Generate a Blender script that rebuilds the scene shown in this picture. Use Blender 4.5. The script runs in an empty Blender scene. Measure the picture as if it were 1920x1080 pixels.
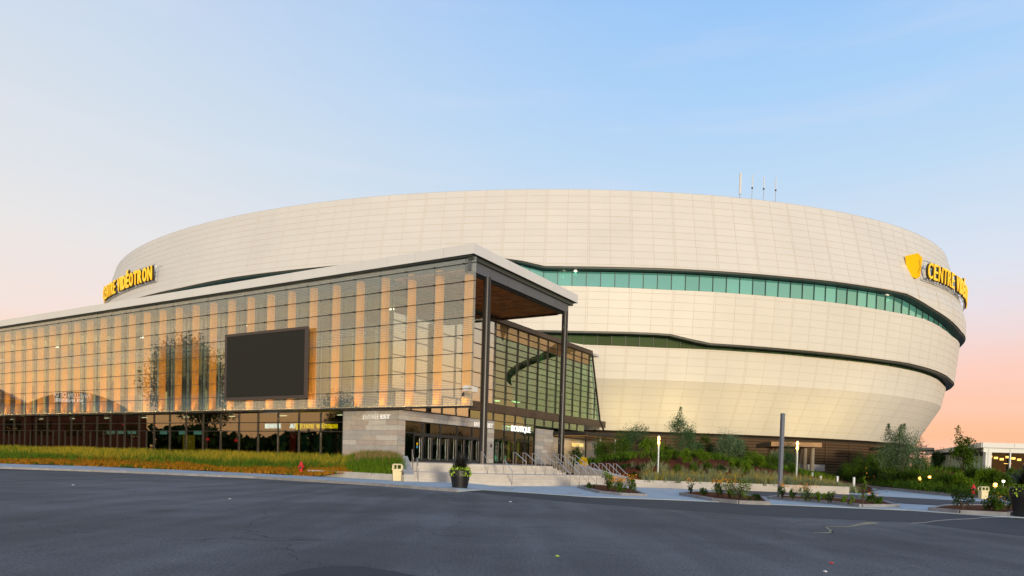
import bpy, bmesh, math, random
import numpy as np
from mathutils import Matrix, Vector
R = math.radians
rnd = random.Random(7)
rng = np.random.default_rng(7)
sc = bpy.context.scene
COL = sc.collection

# ------------------------------------------------------------------ camera
F_PX, PITCH, ROLL, CX, CY, EYE = 1318.0, -0.03, 0.0285, 960.0, 905.5, 1.6
_fw = np.array([0, math.cos(PITCH), math.sin(PITCH)])
_rt = np.array([1.0, 0, 0])
_up = np.cross(_rt, _fw)
_R = _rt*math.cos(ROLL)+_up*math.sin(ROLL)
_U = -_rt*math.sin(ROLL)+_up*math.cos(ROLL)
cam = bpy.data.cameras.new('camera')
cam.sensor_width = 36
cam.lens = F_PX/1920*36
cam.shift_y = (CY-540)/1920
cam.clip_end = 5000
camo = bpy.data.objects.new('camera', cam)
COL.objects.link(camo)
m = Matrix.Identity(4)
for i in range(3):
    m[i][0], m[i][1], m[i][2] = _R[i], _U[i], -_fw[i]
m[2][3] = EYE
camo.matrix_world = m
sc.camera = camo

def ray(x, y):
    return _fw*F_PX+_R*(x-CX)-_U*(y-CY)
def gp(x, y, z=0.0):                                   # measured point of the photo on the level z
    d = ray(x, y)
    t = (z-EYE)/d[2]
    return (d[0]*t, d[1]*t, z)
def atd(x, y, Y):                                      # measured point at the depth Y
    d = ray(x, y)
    t = Y/d[1]
    return (d[0]*t, Y, EYE+d[2]*t)

# ------------------------------------------------------------------ light
sc.view_settings.view_transform = 'Standard'
sc.view_settings.look = 'None'
sc.view_settings.exposure = 0.12
sc.view_settings.gamma = 1.0
sc.view_settings.use_curve_mapping = False
w = bpy.data.worlds.new('World')
sc.world = w
w.use_nodes = True
nt = w.node_tree
nt.nodes.clear()
def wn(t, **k):
    n = nt.nodes.new(t)
    for a, b in k.items(): setattr(n, a, b)
    return n
out = wn('ShaderNodeOutputWorld')
bg = wn('ShaderNodeBackground')
bg.inputs[1].default_value = 1.0
nt.links.new(bg.outputs[0], out.inputs[0])
tc = wn('ShaderNodeTexCoord')
sep = wn('ShaderNodeSeparateXYZ')
nt.links.new(tc.outputs['Generated'], sep.inputs[0])
def s2l(c):
    return tuple(((v/255)/12.92 if v/255 <= 0.04045 else ((v/255+0.055)/1.055)**2.4) for v in c)
def ramp(stops, tree=None):
    n = (tree or nt).nodes.new('ShaderNodeValToRGB')
    cr = n.color_ramp
    cr.elements[0].position, cr.elements[0].color = stops[0][0], (*stops[0][1], 1)
    cr.elements[1].position, cr.elements[1].color = stops[-1][0], (*stops[-1][1], 1)
    for p, c in stops[1:-1]:
        e = cr.elements.new(p)
        e.color = (*c, 1)
    return n
# long thin streaks of high cloud bend the bands a little
mp = wn('ShaderNodeMapping')
mp.inputs['Scale'].default_value = (1.6, 1.6, 14)
mp.inputs['Rotation'].default_value = (R(7), R(-5), 0)
nt.links.new(tc.outputs['Generated'], mp.inputs[0])
nz = wn('ShaderNodeTexNoise')
nz.inputs['Scale'].default_value = 1.3
nz.inputs['Detail'].default_value = 5
nz.inputs['Roughness'].default_value = 0.55
nt.links.new(mp.outputs[0], nz.inputs[0])
wob = wn('ShaderNodeMath', operation='MULTIPLY_ADD')
nt.links.new(nz.outputs[0], wob.inputs[0])
wob.inputs[1].default_value = 0.06
wob.inputs[2].default_value = -0.03
el = wn('ShaderNodeMath', operation='ADD')
nt.links.new(sep.outputs[2], el.inputs[0])
nt.links.new(wob.outputs[0], el.inputs[1])
front = ramp([(0.0, s2l((250, 176, 138))), (0.05, s2l((252, 190, 152))), (0.11, s2l((246, 200, 182))), (0.18, s2l((230, 214, 216))),
              (0.25, s2l((212, 219, 232))), (0.35, s2l((186, 212, 236))), (0.45, s2l((164, 202, 240))), (0.57, s2l((140, 187, 239))), (1.0, s2l((105, 160, 230)))])
back = ramp([(0.0, (1.30, 0.55, 0.17)), (0.06, (1.28, 0.68, 0.20)), (0.13, (1.15, 0.76, 0.30)), (0.21, (0.80, 0.70, 0.48)),
             (0.31, (0.50, 0.58, 0.62)), (0.5, (0.34, 0.50, 0.74)), (1.0, s2l((105, 160, 230)))])
nt.links.new(el.outputs[0], front.inputs[0])
nt.links.new(el.outputs[0], back.inputs[0])
az = wn('ShaderNodeMapRange', interpolation_type='SMOOTHSTEP')
nt.links.new(sep.outputs[1], az.inputs[0])
az.inputs[1].default_value, az.inputs[2].default_value = 0.78, 0.0
az.inputs[3].default_value, az.inputs[4].default_value = 0.0, 1.0
mx = wn('ShaderNodeMixRGB')
nt.links.new(az.outputs[0], mx.inputs[0])
nt.links.new(front.outputs[0], mx.inputs[1])
nt.links.new(back.outputs[0], mx.inputs[2])
# left side of the view is a little paler than the right
lf = wn('ShaderNodeMapRange', interpolation_type='SMOOTHSTEP')
nt.links.new(sep.outputs[0], lf.inputs[0])
lf.inputs[1].default_value, lf.inputs[2].default_value = 0.3, -0.7
lf.inputs[3].default_value, lf.inputs[4].default_value = 0.0, 0.42
mx2 = wn('ShaderNodeMixRGB')
mx2.inputs[2].default_value = (*s2l((244, 228, 208)), 1)
nt.links.new(lf.outputs[0], mx2.inputs[0])
nt.links.new(mx.outputs[0], mx2.inputs[1])
# thin paler cloud veil
cl = wn('ShaderNodeMapRange', interpolation_type='SMOOTHSTEP')
nt.links.new(nz.outputs[0], cl.inputs[0])
cl.inputs[1].default_value, cl.inputs[2].default_value = 0.45, 0.8
cl.inputs[3].default_value, cl.inputs[4].default_value = 0.0, 0.28
mx3 = wn('ShaderNodeMixRGB')
mx3.inputs[2].default_value = (*s2l((232, 226, 234)), 1)
nt.links.new(cl.outputs[0], mx3.inputs[0])
nt.links.new(mx2.outputs[0], mx3.inputs[1])
nt.links.new(mx3.outputs[0], bg.inputs[0])
sun = bpy.data.lights.new('sun', 'SUN')
sun.energy = 2.8
sun.angle = R(5)
sun.color = (1.0, 0.85, 0.62)
suno = bpy.data.objects.new('sun', sun)
COL.objects.link(suno)
suno.rotation_euler = (R(87), 0, R(12))               # low, behind the camera

# ------------------------------------------------------------------ materials
MATS = {}
def mat(name, col=(0.5, 0.5, 0.5), rough=0.6, metal=0.0, spec=0.5, var=0.0, vscale=1.0, emit=None, es=0.0, bump=0.0, bscale=20.0, objvar=0.0, col2=None, stretch=(1, 1, 1)):
    if name in MATS: return MATS[name]
    M = bpy.data.materials.new(name)
    M.use_nodes = True
    t = M.node_tree
    b = t.nodes['Principled BSDF']
    b.inputs['Base Color'].default_value = (*col, 1)
    b.inputs['Roughness'].default_value = rough
    b.inputs['Metallic'].default_value = metal
    b.inputs['Specular IOR Level'].default_value = spec
    if emit:
        b.inputs['Emission Color'].default_value = (*emit, 1)
        b.inputs['Emission Strength'].default_value = es
    L = t.links.new
    geo = t.nodes.new('ShaderNodeNewGeometry')
    mp = t.nodes.new('ShaderNodeMapping')
    mp.inputs['Scale'].default_value = stretch
    L(geo.outputs['Position'], mp.inputs[0])
    cur = None
    if var or col2:
        n = t.nodes.new('ShaderNodeTexNoise')
        n.inputs['Scale'].default_value = vscale
        n.inputs['Detail'].default_value = 6
        n.inputs['Roughness'].default_value = 0.6
        L(mp.outputs[0], n.inputs[0])
        c2 = col2 or tuple(min(1, c*(1+var)) for c in col)
        c1 = col if col2 else tuple(c*(1-var) for c in col)
        r = ramp([(0.3, c1), (0.7, c2)], t)
        L(n.outputs[0], r.inputs[0])
        cur = r.outputs[0]
    if objvar:
        oi = t.nodes.new('ShaderNodeObjectInfo')
        hs = t.nodes.new('ShaderNodeHueSaturation')
        mr = t.nodes.new('ShaderNodeMapRange')
        mr.inputs[3].default_value, mr.inputs[4].default_value = 1-objvar, 1+objvar
        L(oi.outputs['Random'], mr.inputs[0])
        L(mr.outputs[0], hs.inputs['Value'])
        if cur is None: hs.inputs['Color'].default_value = (*col, 1)
        else: L(cur, hs.inputs['Color'])
        cur = hs.outputs[0]
    if cur is not None: L(cur, b.inputs['Base Color'])
    if bump:
        n = t.nodes.new('ShaderNodeTexNoise')
        n.inputs['Scale'].default_value = bscale
        n.inputs['Detail'].default_value = 4
        L(mp.outputs[0], n.inputs[0])
        bp = t.nodes.new('ShaderNodeBump')
        bp.inputs['Strength'].default_value = bump
        bp.inputs['Distance'].default_value = 0.02
        L(n.outputs[0], bp.inputs['Height'])
        L(bp.outputs[0], b.inputs['Normal'])
    MATS[name] = M
    return M

def glass(name, tint=(0.6, 0.7, 0.68), base=0.12, k=1.0, gcol=(1, 1, 1), rough=0.01, body=None, bodyf=0.0, frit=False, wav=0.0015):
    M = bpy.data.materials.new(name)
    M.use_nodes = True
    t = M.node_tree
    t.nodes.clear()
    N = t.nodes.new
    L = t.links.new
    o = N('ShaderNodeOutputMaterial')
    tr = N('ShaderNodeBsdfTransparent')
    tr.inputs[0].default_value = (*tint, 1)
    gl = N('ShaderNodeBsdfGlossy')
    gl.inputs[0].default_value = (*gcol, 1)
    gl.inputs['Roughness'].default_value = rough
    geo = N('ShaderNodeNewGeometry')
    # panes are never quite flat: each tilts its reflection a little
    n = N('ShaderNodeTexNoise')
    n.inputs['Scale'].default_value = 0.55
    n.inputs['Detail'].default_value = 1
    L(geo.outputs['Position'], n.inputs[0])
    bp = N('ShaderNodeBump')
    bp.inputs['Strength'].default_value = 1.0
    bp.inputs['Distance'].default_value = wav
    L(n.outputs[0], bp.inputs['Height'])
    L(bp.outputs[0], gl.inputs['Normal'])
    lw = N('ShaderNodeLayerWeight')
    lw.inputs[0].default_value = 0.5
    fr = N('ShaderNodeMath')
    fr.operation = 'POWER'
    L(lw.outputs['Facing'], fr.inputs[0])
    fr.inputs[1].default_value = 4.0
    mm = N('ShaderNodeMath')
    mm.operation = 'MULTIPLY_ADD'
    mm.use_clamp = True
    L(fr.outputs[0], mm.inputs[0])
    mm.inputs[1].default_value = k
    mm.inputs[2].default_value = base
    under = tr.outputs[0]
    if body:
        df = N('ShaderNodeBsdfDiffuse')
        df.inputs[0].default_value = (*body, 1)
        mb = N('ShaderNodeMixShader')
        mb.inputs[0].default_value = bodyf
        oi = N('ShaderNodeObjectInfo'); hs = N('ShaderNodeHueSaturation'); mrr = N('ShaderNodeMapRange')
        mrr.inputs[3].default_value, mrr.inputs[4].default_value = 0.72, 1.22
        L(oi.outputs['Random'], mrr.inputs[0]); L(mrr.outputs[0], hs.inputs['Value'])
        hs.inputs['Color'].default_value = (*body, 1)
        nn_ = N('ShaderNodeTexNoise'); nn_.inputs['Scale'].default_value = .5; L(geo.outputs['Position'], nn_.inputs[0])
        mh = N('ShaderNodeMapRange'); mh.inputs[3].default_value, mh.inputs[4].default_value = .47, .53; L(nn_.outputs[0], mh.inputs[0]); L(mh.outputs[0], hs.inputs['Hue'])
        L(hs.outputs[0], df.inputs[0])
        L(tr.outputs[0], mb.inputs[1])
        L(df.outputs[0], mb.inputs[2])
        under = mb.outputs[0]
    mix = N('ShaderNodeMixShader')
    L(mm.outputs[0], mix.inputs[0])
    L(under, mix.inputs[1])
    L(gl.outputs[0], mix.inputs[2])
    last = mix.outputs[0]
    if frit:
        sp = N('ShaderNodeSeparateXYZ')
        L(geo.outputs['Position'], sp.inputs[0])
        dt = N('ShaderNodeVectorMath')
        dt.operation = 'DOT_PRODUCT'
        dt.inputs[1].default_value = (-0.8576, 0.5143, 0)
        L(geo.outputs['Position'], dt.inputs[0])
        def tri(src, period):
            a = N('ShaderNodeMath'); a.operation = 'DIVIDE'; L(src, a.inputs[0]); a.inputs[1].default_value = period
            f = N('ShaderNodeMath'); f.operation = 'FRACT'; L(a.outputs[0], f.inputs[0])
            return f.outputs[0]
        fz = tri(sp.outputs[2], 0.139)
        fu = tri(dt.outputs['Value'], 0.143)
        # print coverage by height: dense at head, middle and foot of the screen
        rp = ramp([(0.0, (0.50,)*3), (0.10, (0.42,)*3), (0.17, (0.07,)*3), (0.45, (0.06,)*3), (0.56, (0.30,)*3), (0.66, (0.10,)*3), (0.84, (0.12,)*3), (0.93, (0.36,)*3), (1.0, (0.45,)*3)], t)
        mr = N('ShaderNodeMapRange')
        L(sp.outputs[2], mr.inputs[0])
        mr.inputs[1].default_value, mr.inputs[2].default_value = 5.8, 17.45
        # the bands drift up and down along the wall
        dn = N('ShaderNodeTexNoise'); dn.inputs['Scale'].default_value = 0.09; dn.inputs['Detail'].default_value = 1
        L(geo.outputs['Position'], dn.inputs[0])
        da = N('ShaderNodeMath'); da.operation = 'MULTIPLY_ADD'; L(dn.outputs[0], da.inputs[0]); da.inputs[1].default_value = 0.3; da.inputs[2].default_value = -0.15
        dd = N('ShaderNodeMath'); dd.operation = 'ADD'; dd.use_clamp = True; L(da.outputs[0], dd.inputs[0]); L(mr.outputs[0], dd.inputs[1])
        L(dd.outputs[0], rp.inputs[0])
        l1 = N('ShaderNodeMath'); l1.operation = 'LESS_THAN'; L(fz, l1.inputs[0]); L(rp.outputs[0], l1.inputs[1])
        h = N('ShaderNodeMath'); h.operation = 'MULTIPLY'; L(rp.outputs[0], h.inputs[0]); h.inputs[1].default_value = 0.35
        l2 = N('ShaderNodeMath'); l2.operation = 'LESS_THAN'; L(fu, l2.inputs[0]); L(h.outputs[0], l2.inputs[1])
        mxx = N('ShaderNodeMath'); mxx.operation = 'MAXIMUM'; L(l1.outputs[0], mxx.inputs[0]); L(l2.outputs[0], mxx.inputs[1])
        sc_ = N('ShaderNodeMath'); sc_.operation = 'MULTIPLY'; L(mxx.outputs[0], sc_.inputs[0]); sc_.inputs[1].default_value = 0.27
        d2 = N('ShaderNodeBsdfDiffuse'); d2.inputs[0].default_value = (0.30, 0.40, 0.46, 1)
        m2 = N('ShaderNodeMixShader')
        L(sc_.outputs[0], m2.inputs[0]); L(last, m2.inputs[1]); L(d2.outputs[0], m2.inputs[2])
        last = m2.outputs[0]
    L(last, o.inputs[0])
    MATS[name] = M
    return M

# ------------------------------------------------------------------ object helpers
WM = {}
def link(o, parent=None, Wm=None):
    COL.objects.link(o)
    Wm = Wm or Matrix.Identity(4)
    WM[o] = Wm
    if parent is not None:
        o.parent = parent
        o.matrix_basis = WM[parent].inverted() @ Wm
    else:
        o.matrix_basis = Wm
    return o
def tag(o, label=None, cat=None, group=None, kind=None):
    if label: o['label'] = label
    if cat: o['category'] = cat
    if group: o['group'] = group
    if kind: o['kind'] = kind
    return o
def thing(name, label, cat, loc, group=None):
    o = bpy.data.objects.new(name, None)
    o.empty_display_size = 0.2
    link(o, None, Matrix.Translation(Vector(loc)))
    return tag(o, label, cat, group)
def pymesh(name, V, Fc, mats, mi=None, smooth=False):
    me = bpy.data.meshes.new(name)
    me.from_pydata([tuple(map(float, p)) for p in V], [], Fc)
    for mm in (mats if isinstance(mats, (list, tuple)) else [mats]): me.materials.append(mm)
    if mi is not None: me.polygons.foreach_set('material_index', mi)
    if smooth: me.polygons.foreach_set('use_smooth', [True]*len(me.polygons))
    me.update()
    return me
class MB:
    """collects faces in world coordinates, builds ONE mesh object with its origin at loc"""
    def __init__(s): s.V, s.F, s.mi = [], [], []
    def quad(s, *p, m=0):
        n = len(s.V); s.V += [tuple(q) for q in p]; s.F.append(tuple(range(n, n+len(p)))); s.mi.append(m); return s
    def box(s, c, d, ang=0.0, m=0, taper=1.0):
        n = len(s.V)
        ca, sa = math.cos(ang), math.sin(ang)
        for sz in (-1, 1):
            k = taper if sz > 0 else 1.0
            for sx, sy in ((-1, -1), (1, -1), (1, 1), (-1, 1)):
                x, y = sx*d[0]/2*k, sy*d[1]/2*k
                s.V.append((c[0]+x*ca-y*sa, c[1]+x*sa+y*ca, c[2]+sz*d[2]/2))
        for f in ((0, 3, 2, 1), (4, 5, 6, 7), (0, 1, 5, 4), (1, 2, 6, 5), (2, 3, 7, 6), (3, 0, 4, 7)):
            s.F.append(tuple(n+i for i in f)); s.mi.append(m)
        return s
    def prism(s, poly, z0, z1, m=0):
        n = len(s.V); k = len(poly)
        a = sum(poly[i][0]*poly[(i+1) % k][1]-poly[(i+1) % k][0]*poly[i][1] for i in range(k))
        if a < 0: poly = poly[::-1]
        zz0 = z0 if isinstance(z0, (list, tuple)) else [z0]*k
        zz1 = z1 if isinstance(z1, (list, tuple)) else [z1]*k
        if a < 0: zz0, zz1 = zz0[::-1], zz1[::-1]
        s.V += [(p[0], p[1], z) for p, z in zip(poly, zz0)]+[(p[0], p[1], z) for p, z in zip(poly, zz1)]
        s.F.append(tuple(n+i for i in range(k))[::-1]); s.F.append(tuple(n+k+i for i in range(k)))
        s.mi += [m, m]
        for i in range(k):
            j = (i+1) % k
            s.F.append((n+i, n+j, n+k+j, n+k+i)); s.mi.append(m)
        return s
    def tube(s, pts, r, n=8, m=0, caps=True):
        pts = [Vector(p) for p in pts]
        rr = r if isinstance(r, (list, tuple)) else [r]*len(pts)
        b = len(s.V)
        for i, p in enumerate(pts):
            d = (pts[min(i+1, len(pts)-1)]-pts[max(i-1, 0)]).normalized()
            a = Vector((0, 0, 1)) if abs(d.z) < 0.9 else Vector((1, 0, 0))
            x = d.cross(a).normalized(); y = d.cross(x)
            for k in range(n):
                t = 2*math.pi*k/n
                s.V.append(tuple(p+(x*math.cos(t)+y*math.sin(t))*rr[i]))
        for i in range(len(pts)-1):
            for k in range(n):
                k2 = (k+1) % n
                s.F.append((b+i*n+k, b+i*n+k2, b+(i+1)*n+k2, b+(i+1)*n+k)); s.mi.append(m)
        if caps:
            s.F.append(tuple(b+k for k in range(n))[::-1]); s.mi.append(m)
            e = b+(len(pts)-1)*n
            s.F.append(tuple(e+k for k in range(n))); s.mi.append(m)
        return s
    def lathe(s, c, prof, n=20, m=0):
        b = len(s.V)
        for r, z in prof:
            for k in range(n):
                t = 2*math.pi*k/n
                s.V.append((c[0]+r*math.cos(t), c[1]+r*math.sin(t), c[2]+z))
        for i in range(len(prof)-1):
            for k in range(n):
                k2 = (k+1) % n
                s.F.append((b+i*n+k, b+i*n+k2, b+(i+1)*n+k2, b+(i+1)*n+k)); s.mi.append(m)
        s.F.append(tuple(b+k for k in range(n))[::-1]); s.mi.append(m)
        e = b+(len(prof)-1)*n
        s.F.append(tuple(e+k for k in range(n))); s.mi.append(m)
        return s
    def build(s, name, mats, parent=None, loc=None, smooth=False, **tg):
        if loc is None:
            A_ = np.array(s.V); lo, hi = A_.min(0), A_.max(0)
            loc = ((lo[0]+hi[0])/2, (lo[1]+hi[1])/2, lo[2])
        V = [(p[0]-loc[0], p[1]-loc[1], p[2]-loc[2]) for p in s.V]
        me = pymesh(name, V, s.F, mats, s.mi, smooth)
        o = bpy.data.objects.new(name, me)
        link(o, parent, Matrix.Translation(Vector(loc)))
        tag(o, **tg)
        return o
_bx = {}
def boxo(name, c, d, ang, mt, parent, **tg):
    """one box object; alike boxes share their mesh"""
    key = (tuple(round(v, 3) for v in d), mt.name)
    if key not in _bx:
        b = MB().box((0, 0, 0), d)
        _bx[key] = pymesh(name, b.V, b.F, mt)
    o = bpy.data.objects.new(name, _bx[key])
    link(o, parent, Matrix.Translation(Vector(c)) @ Matrix.Rotation(ang, 4, 'Z'))
    tag(o, **tg)
    return o
def copytree(o, delta, label=None, rotz=0.0):
    """copy of a thing with its parts and sub-parts, moved by delta"""
    def rec(src, par):
        c = src.copy()
        COL.objects.link(c)
        if par is not None:
            c.parent = par
            c.matrix_basis = src.matrix_basis.copy()
        for ch in [x for x in kids.get(src, [])]: rec(ch, c)
        return c
    kids = {}
    for x in WM:
        if x.parent is not None: kids.setdefault(x.parent, []).append(x)
    c = rec(o, None)
    c.matrix_basis = Matrix.Translation(Vector(delta)) @ o.matrix_basis @ Matrix.Rotation(rotz, 4, 'Z')
    if label: c['label'] = label
    return c
def text_mesh(s, bold=0.0, depth=0.05):
    cu = bpy.data.curves.new('t', 'FONT')
    cu.body = s
    cu.extrude = depth/2
    cu.offset = bold
    cu.resolution_u = 3
    o = bpy.data.objects.new('t', cu)
    COL.objects.link(o)
    dg = bpy.context.evaluated_depsgraph_get()
    me = bpy.data.meshes.new_from_object(o.evaluated_get(dg))
    bpy.data.objects.remove(o)
    return me
def text(name, s, p0, d, width, zb, zt, mt, parent=None, bold=0.0, depth=0.08, **tg):
    """lettering from p0 (x,y) reading along d, between the heights zb..zt"""
    me = text_mesh(s, bold, depth)
    n = len(me.vertices)
    co = np.empty(n*3); me.vertices.foreach_get('co', co); co = co.reshape(-1, 3)
    lo, hi = co.min(0), co.max(0)
    if mt is not None:
        me.materials.clear(); me.materials.append(mt)
    nx, ny = d[1], -d[0]
    k = (co[:, 0]-lo[0])/(hi[0]-lo[0])*width
    zz = (co[:, 1]-lo[1])/(hi[1]-lo[1])*(zt-zb)
    o3 = np.stack([d[0]*k+nx*co[:, 2], d[1]*k+ny*co[:, 2], zz], 1)
    me.vertices.foreach_set('co', o3.ravel()); me.update()
    o = bpy.data.objects.new(name, me)
    link(o, parent, Matrix.Translation(Vector((p0[0], p0[1], zb))))
    tag(o, **tg)
    return o

def asphalt_mat():
    Mt = mat('asphalt', (0.094, 0.095, 0.096), 0.82, var=0.2, vscale=0.35, bump=0.6, bscale=45, spec=.35)
    t = Mt.node_tree; L = t.links.new; b = t.nodes['Principled BSDF']
    src = b.inputs['Base Color'].links[0].from_socket
    geo = t.nodes.new('ShaderNodeNewGeometry')
    def noise(scale, stretch=(1, 1, 1), rot=0, det=5):
        mp = t.nodes.new('ShaderNodeMapping'); mp.inputs['Scale'].default_value = stretch; mp.inputs['Rotation'].default_value = (0, 0, rot)
        L(geo.outputs['Position'], mp.inputs[0]); n = t.nodes.new('ShaderNodeTexNoise'); n.inputs['Scale'].default_value = scale; n.inputs['Detail'].default_value = det
        L(mp.outputs[0], n.inputs[0]); return n.outputs[0], mp.outputs[0]
    def mul(a, lo, hi, v0, v1):
        global_ = t.nodes.new('ShaderNodeMapRange'); global_.interpolation_type = 'SMOOTHSTEP'; L(a, global_.inputs[0])
        global_.inputs[1].default_value, global_.inputs[2].default_value, global_.inputs[3].default_value, global_.inputs[4].default_value = lo, hi, v0, v1
        return global_.outputs[0]
    fac = []
    fac.append(mul(noise(.10)[0], .38, .62, .78, 1.22))                       # broad tone patches
    fac.append(mul(noise(.9, (1, .12, 1), R(12))[0], .40, .66, .86, 1.14))    # sweeps left by the roller
    fac.append(mul(noise(.45, (1, 1, 1), 0, 3)[0], .62, .74, 1.0, .70))       # oil stains
    fac.append(mul(noise(22.0, (1, 1, 1), 0, 2)[0], .3, .7, .72, 1.35))
    fac.append(mul(noise(70.0, (1, 1, 1), 0, 1)[0], .3, .7, .75, 1.3))       # stones
    dn, _ = noise(.8)
    for sc_v, w_, dpt in ((.11, .0022, .45), (.23, .003, .70)):
        v = t.nodes.new('ShaderNodeTexVoronoi'); v.feature = 'DISTANCE_TO_EDGE'; v.inputs['Scale'].default_value = sc_v
        ad = t.nodes.new('ShaderNodeVectorMath'); ad.operation = 'MULTIPLY_ADD'
        nc = t.nodes.new('ShaderNodeTexNoise'); nc.inputs['Scale'].default_value = .9; nc.inputs['Detail'].default_value = 6; L(geo.outputs['Position'], nc.inputs[0])
        L(nc.outputs['Color'], ad.inputs[0]); ad.inputs[1].default_value = (1.6, 1.6, 0); L(geo.outputs['Position'], ad.inputs[2])
        L(ad.outputs[0], v.inputs['Vector'])
        fac.append(mul(v.outputs['Distance'], w_*.4, w_, dpt, 1.0))
    cur = src
    for f in fac:
        mn = t.nodes.new('ShaderNodeMixRGB'); mn.blend_type = 'MULTIPLY'; mn.inputs[0].default_value = 1; L(cur, mn.inputs[1]); L(f, mn.inputs[2]); cur = mn.outputs[0]
    L(cur, b.inputs['Base Color'])
    return Mt
M = dict(
    asphalt=asphalt_mat(),
    asphalt_new=mat('asphalt_new', (0.022, 0.025, 0.032), 0.8, var=0.2, vscale=0.8, bump=0.4, bscale=60),
    road=mat('road', (0.030, 0.033, 0.042), 0.8, var=0.2, vscale=0.5, bump=0.3, bscale=60),
    pave=mat('concrete_pale', (0.37, 0.43, 0.46), 0.8, var=0.12, vscale=0.6, bump=0.15, bscale=30),
    kerb=mat('kerb_concrete', (0.25, 0.25, 0.26), 0.85, var=0.2, vscale=2.5, objvar=0.12),
    step=mat('step_stone', (0.48, 0.44, 0.39), 0.75, var=0.12, vscale=1.5, objvar=0.05),
    wallc=mat('wall_concrete', (0.46, 0.43, 0.39), 0.8, var=0.12, vscale=0.9),
    mulch=mat('mulch', (0.040, 0.012, 0.005), 0.95, spec=.05, col2=(0.17, 0.055, 0.022), vscale=7, bump=1.0, bscale=14),
    soil=mat('lawn_soil', (0.05, 0.06, 0.018), 0.95, col2=(0.10, 0.09, 0.03), vscale=1.5),
    clad=mat('cladding_white', (0.63, 0.605, 0.55), 0.48, spec=0.5, objvar=0.018, var=0.04, vscale=0.12),
    joint=mat('cladding_joint', (0.53, 0.455, 0.36), 0.8),
    lip=mat('eave_dark', (0.035, 0.045, 0.04), 0.45),
    soffit=mat('soffit_grey', (0.10, 0.11, 0.10), 0.5),
    roofm=mat('roof_membrane', (0.5, 0.5, 0.5), 0.8),
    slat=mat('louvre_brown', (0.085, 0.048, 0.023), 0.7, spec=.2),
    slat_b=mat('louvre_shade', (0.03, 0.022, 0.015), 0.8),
    fascia=mat('fascia_white', (0.64, 0.64, 0.63), 0.4, objvar=0.02),
    dark=mat('steel_dark', (0.022, 0.022, 0.024), 0.38, metal=0.3),
    frame=mat('frame_dark', (0.018, 0.016, 0.015), 0.45),
    grey=mat('panel_grey', (0.11, 0.12, 0.135), 0.4, metal=0.4, objvar=0.05),
    brown=mat('panel_bronze', (0.085, 0.062, 0.048), 0.4, metal=0.5, objvar=0.08),
    timber=mat('glulam', (0.95, 0.43, 0.055), 0.6, spec=.15, col2=(0.88, 0.36, 0.04), vscale=1.5, stretch=(4, 4, 0.4), objvar=0.04),
    plank=mat('soffit_wood', (0.20, 0.075, 0.022), 0.5, col2=(0.42, 0.17, 0.05), vscale=1.2, stretch=(1, 1, 1), objvar=0.5),
    black=mat('screen_black', (0.024, 0.024, 0.020), 0.75, spec=.15),
    steel=mat('steel_brushed', (0.55, 0.54, 0.53), 0.3, metal=0.9),
    galv=mat('galvanised', (0.48, 0.52, 0.55), 0.4, metal=0.5),
    post=mat('post_blue_grey', (0.14, 0.16, 0.20), 0.5, metal=0.2),
    cream=mat('bin_cream', (0.66, 0.56, 0.32), 0.5, var=0.06, vscale=6),
    red=mat('hydrant_red', (0.50, 0.012, 0.010), 0.4),
    pot=mat('pot_black', (0.008, 0.008, 0.009), 0.45),
    leafy=mat('leaf_lime', (0.26, 0.40, 0.03), 0.5, objvar=0.1),
    blade_dark=mat('blade_dark', (0.012, 0.010, 0.009), 0.5),
    yellow=mat('sign_yellow', (0.75, 0.42, 0.0), 0.6, spec=.1, emit=(1.0, 0.50, 0.0), es=0.12),
    yellow_lit=mat('sign_yellow_lit', (0.80, 0.46, 0.01), 0.4, emit=(1.0, 0.50, 0.0), es=0.55),
    letter_side=mat('letter_return', (0.05, 0.04, 0.01), 0.5),
    white_sign=mat('sign_white', (0.8, 0.8, 0.8), 0.4, emit=(1, 0.98, 0.93), es=0.22),
    white_lit=mat('sign_white_lit', (0.8, 0.8, 0.8), 0.4, emit=(1, 1, 0.95), es=0.75),
    alu=mat('letter_alu', (0.80, 0.80, 0.82), 0.35, emit=(1, 1, 1), es=.08),
    lamp=mat('lamp_lit', (1, 0.7, 0.3), 0.4, emit=(1.0, 0.50, 0.10), es=2.6),
    lampw=mat('interior_lamp', (1, 0.9, 0.7), 0.4, emit=(1.0, 0.85, 0.55), es=5.0),
    redlit=mat('red_lit', (0.5, 0, 0), 0.4, emit=(1, 0.02, 0.03), es=1.5),
    inwall=mat('interior_wall', (0.30, 0.26, 0.13), 0.8, var=0.1, vscale=0.4),
    inpanel=mat('interior_blind', (0.50, 0.57, 0.52), 0.7, objvar=0.12),
    infloor=mat('interior_floor', (0.12, 0.11, 0.10), 0.5),
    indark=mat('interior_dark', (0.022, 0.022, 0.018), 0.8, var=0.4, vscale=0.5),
    teal_in=mat('interior_teal', (0.010, 0.10, 0.085), 0.8, objvar=0.3),
    brick=mat('brick_red', (0.12, 0.035, 0.02), 0.85, var=0.3, vscale=1.0),
    bark=mat('bark', (0.055, 0.040, 0.028), 0.9),
)
STONES = [mat('stone_%s' % n, c, 0.75, var=0.10, vscale=2.2, bump=0.2, bscale=8) for n, c in
          (('warm', (0.40, 0.36, 0.32)), ('grey', (0.34, 0.33, 0.32)), ('pale', (0.46, 0.44, 0.41)), ('rosy', (0.37, 0.32, 0.29)))]
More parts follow.
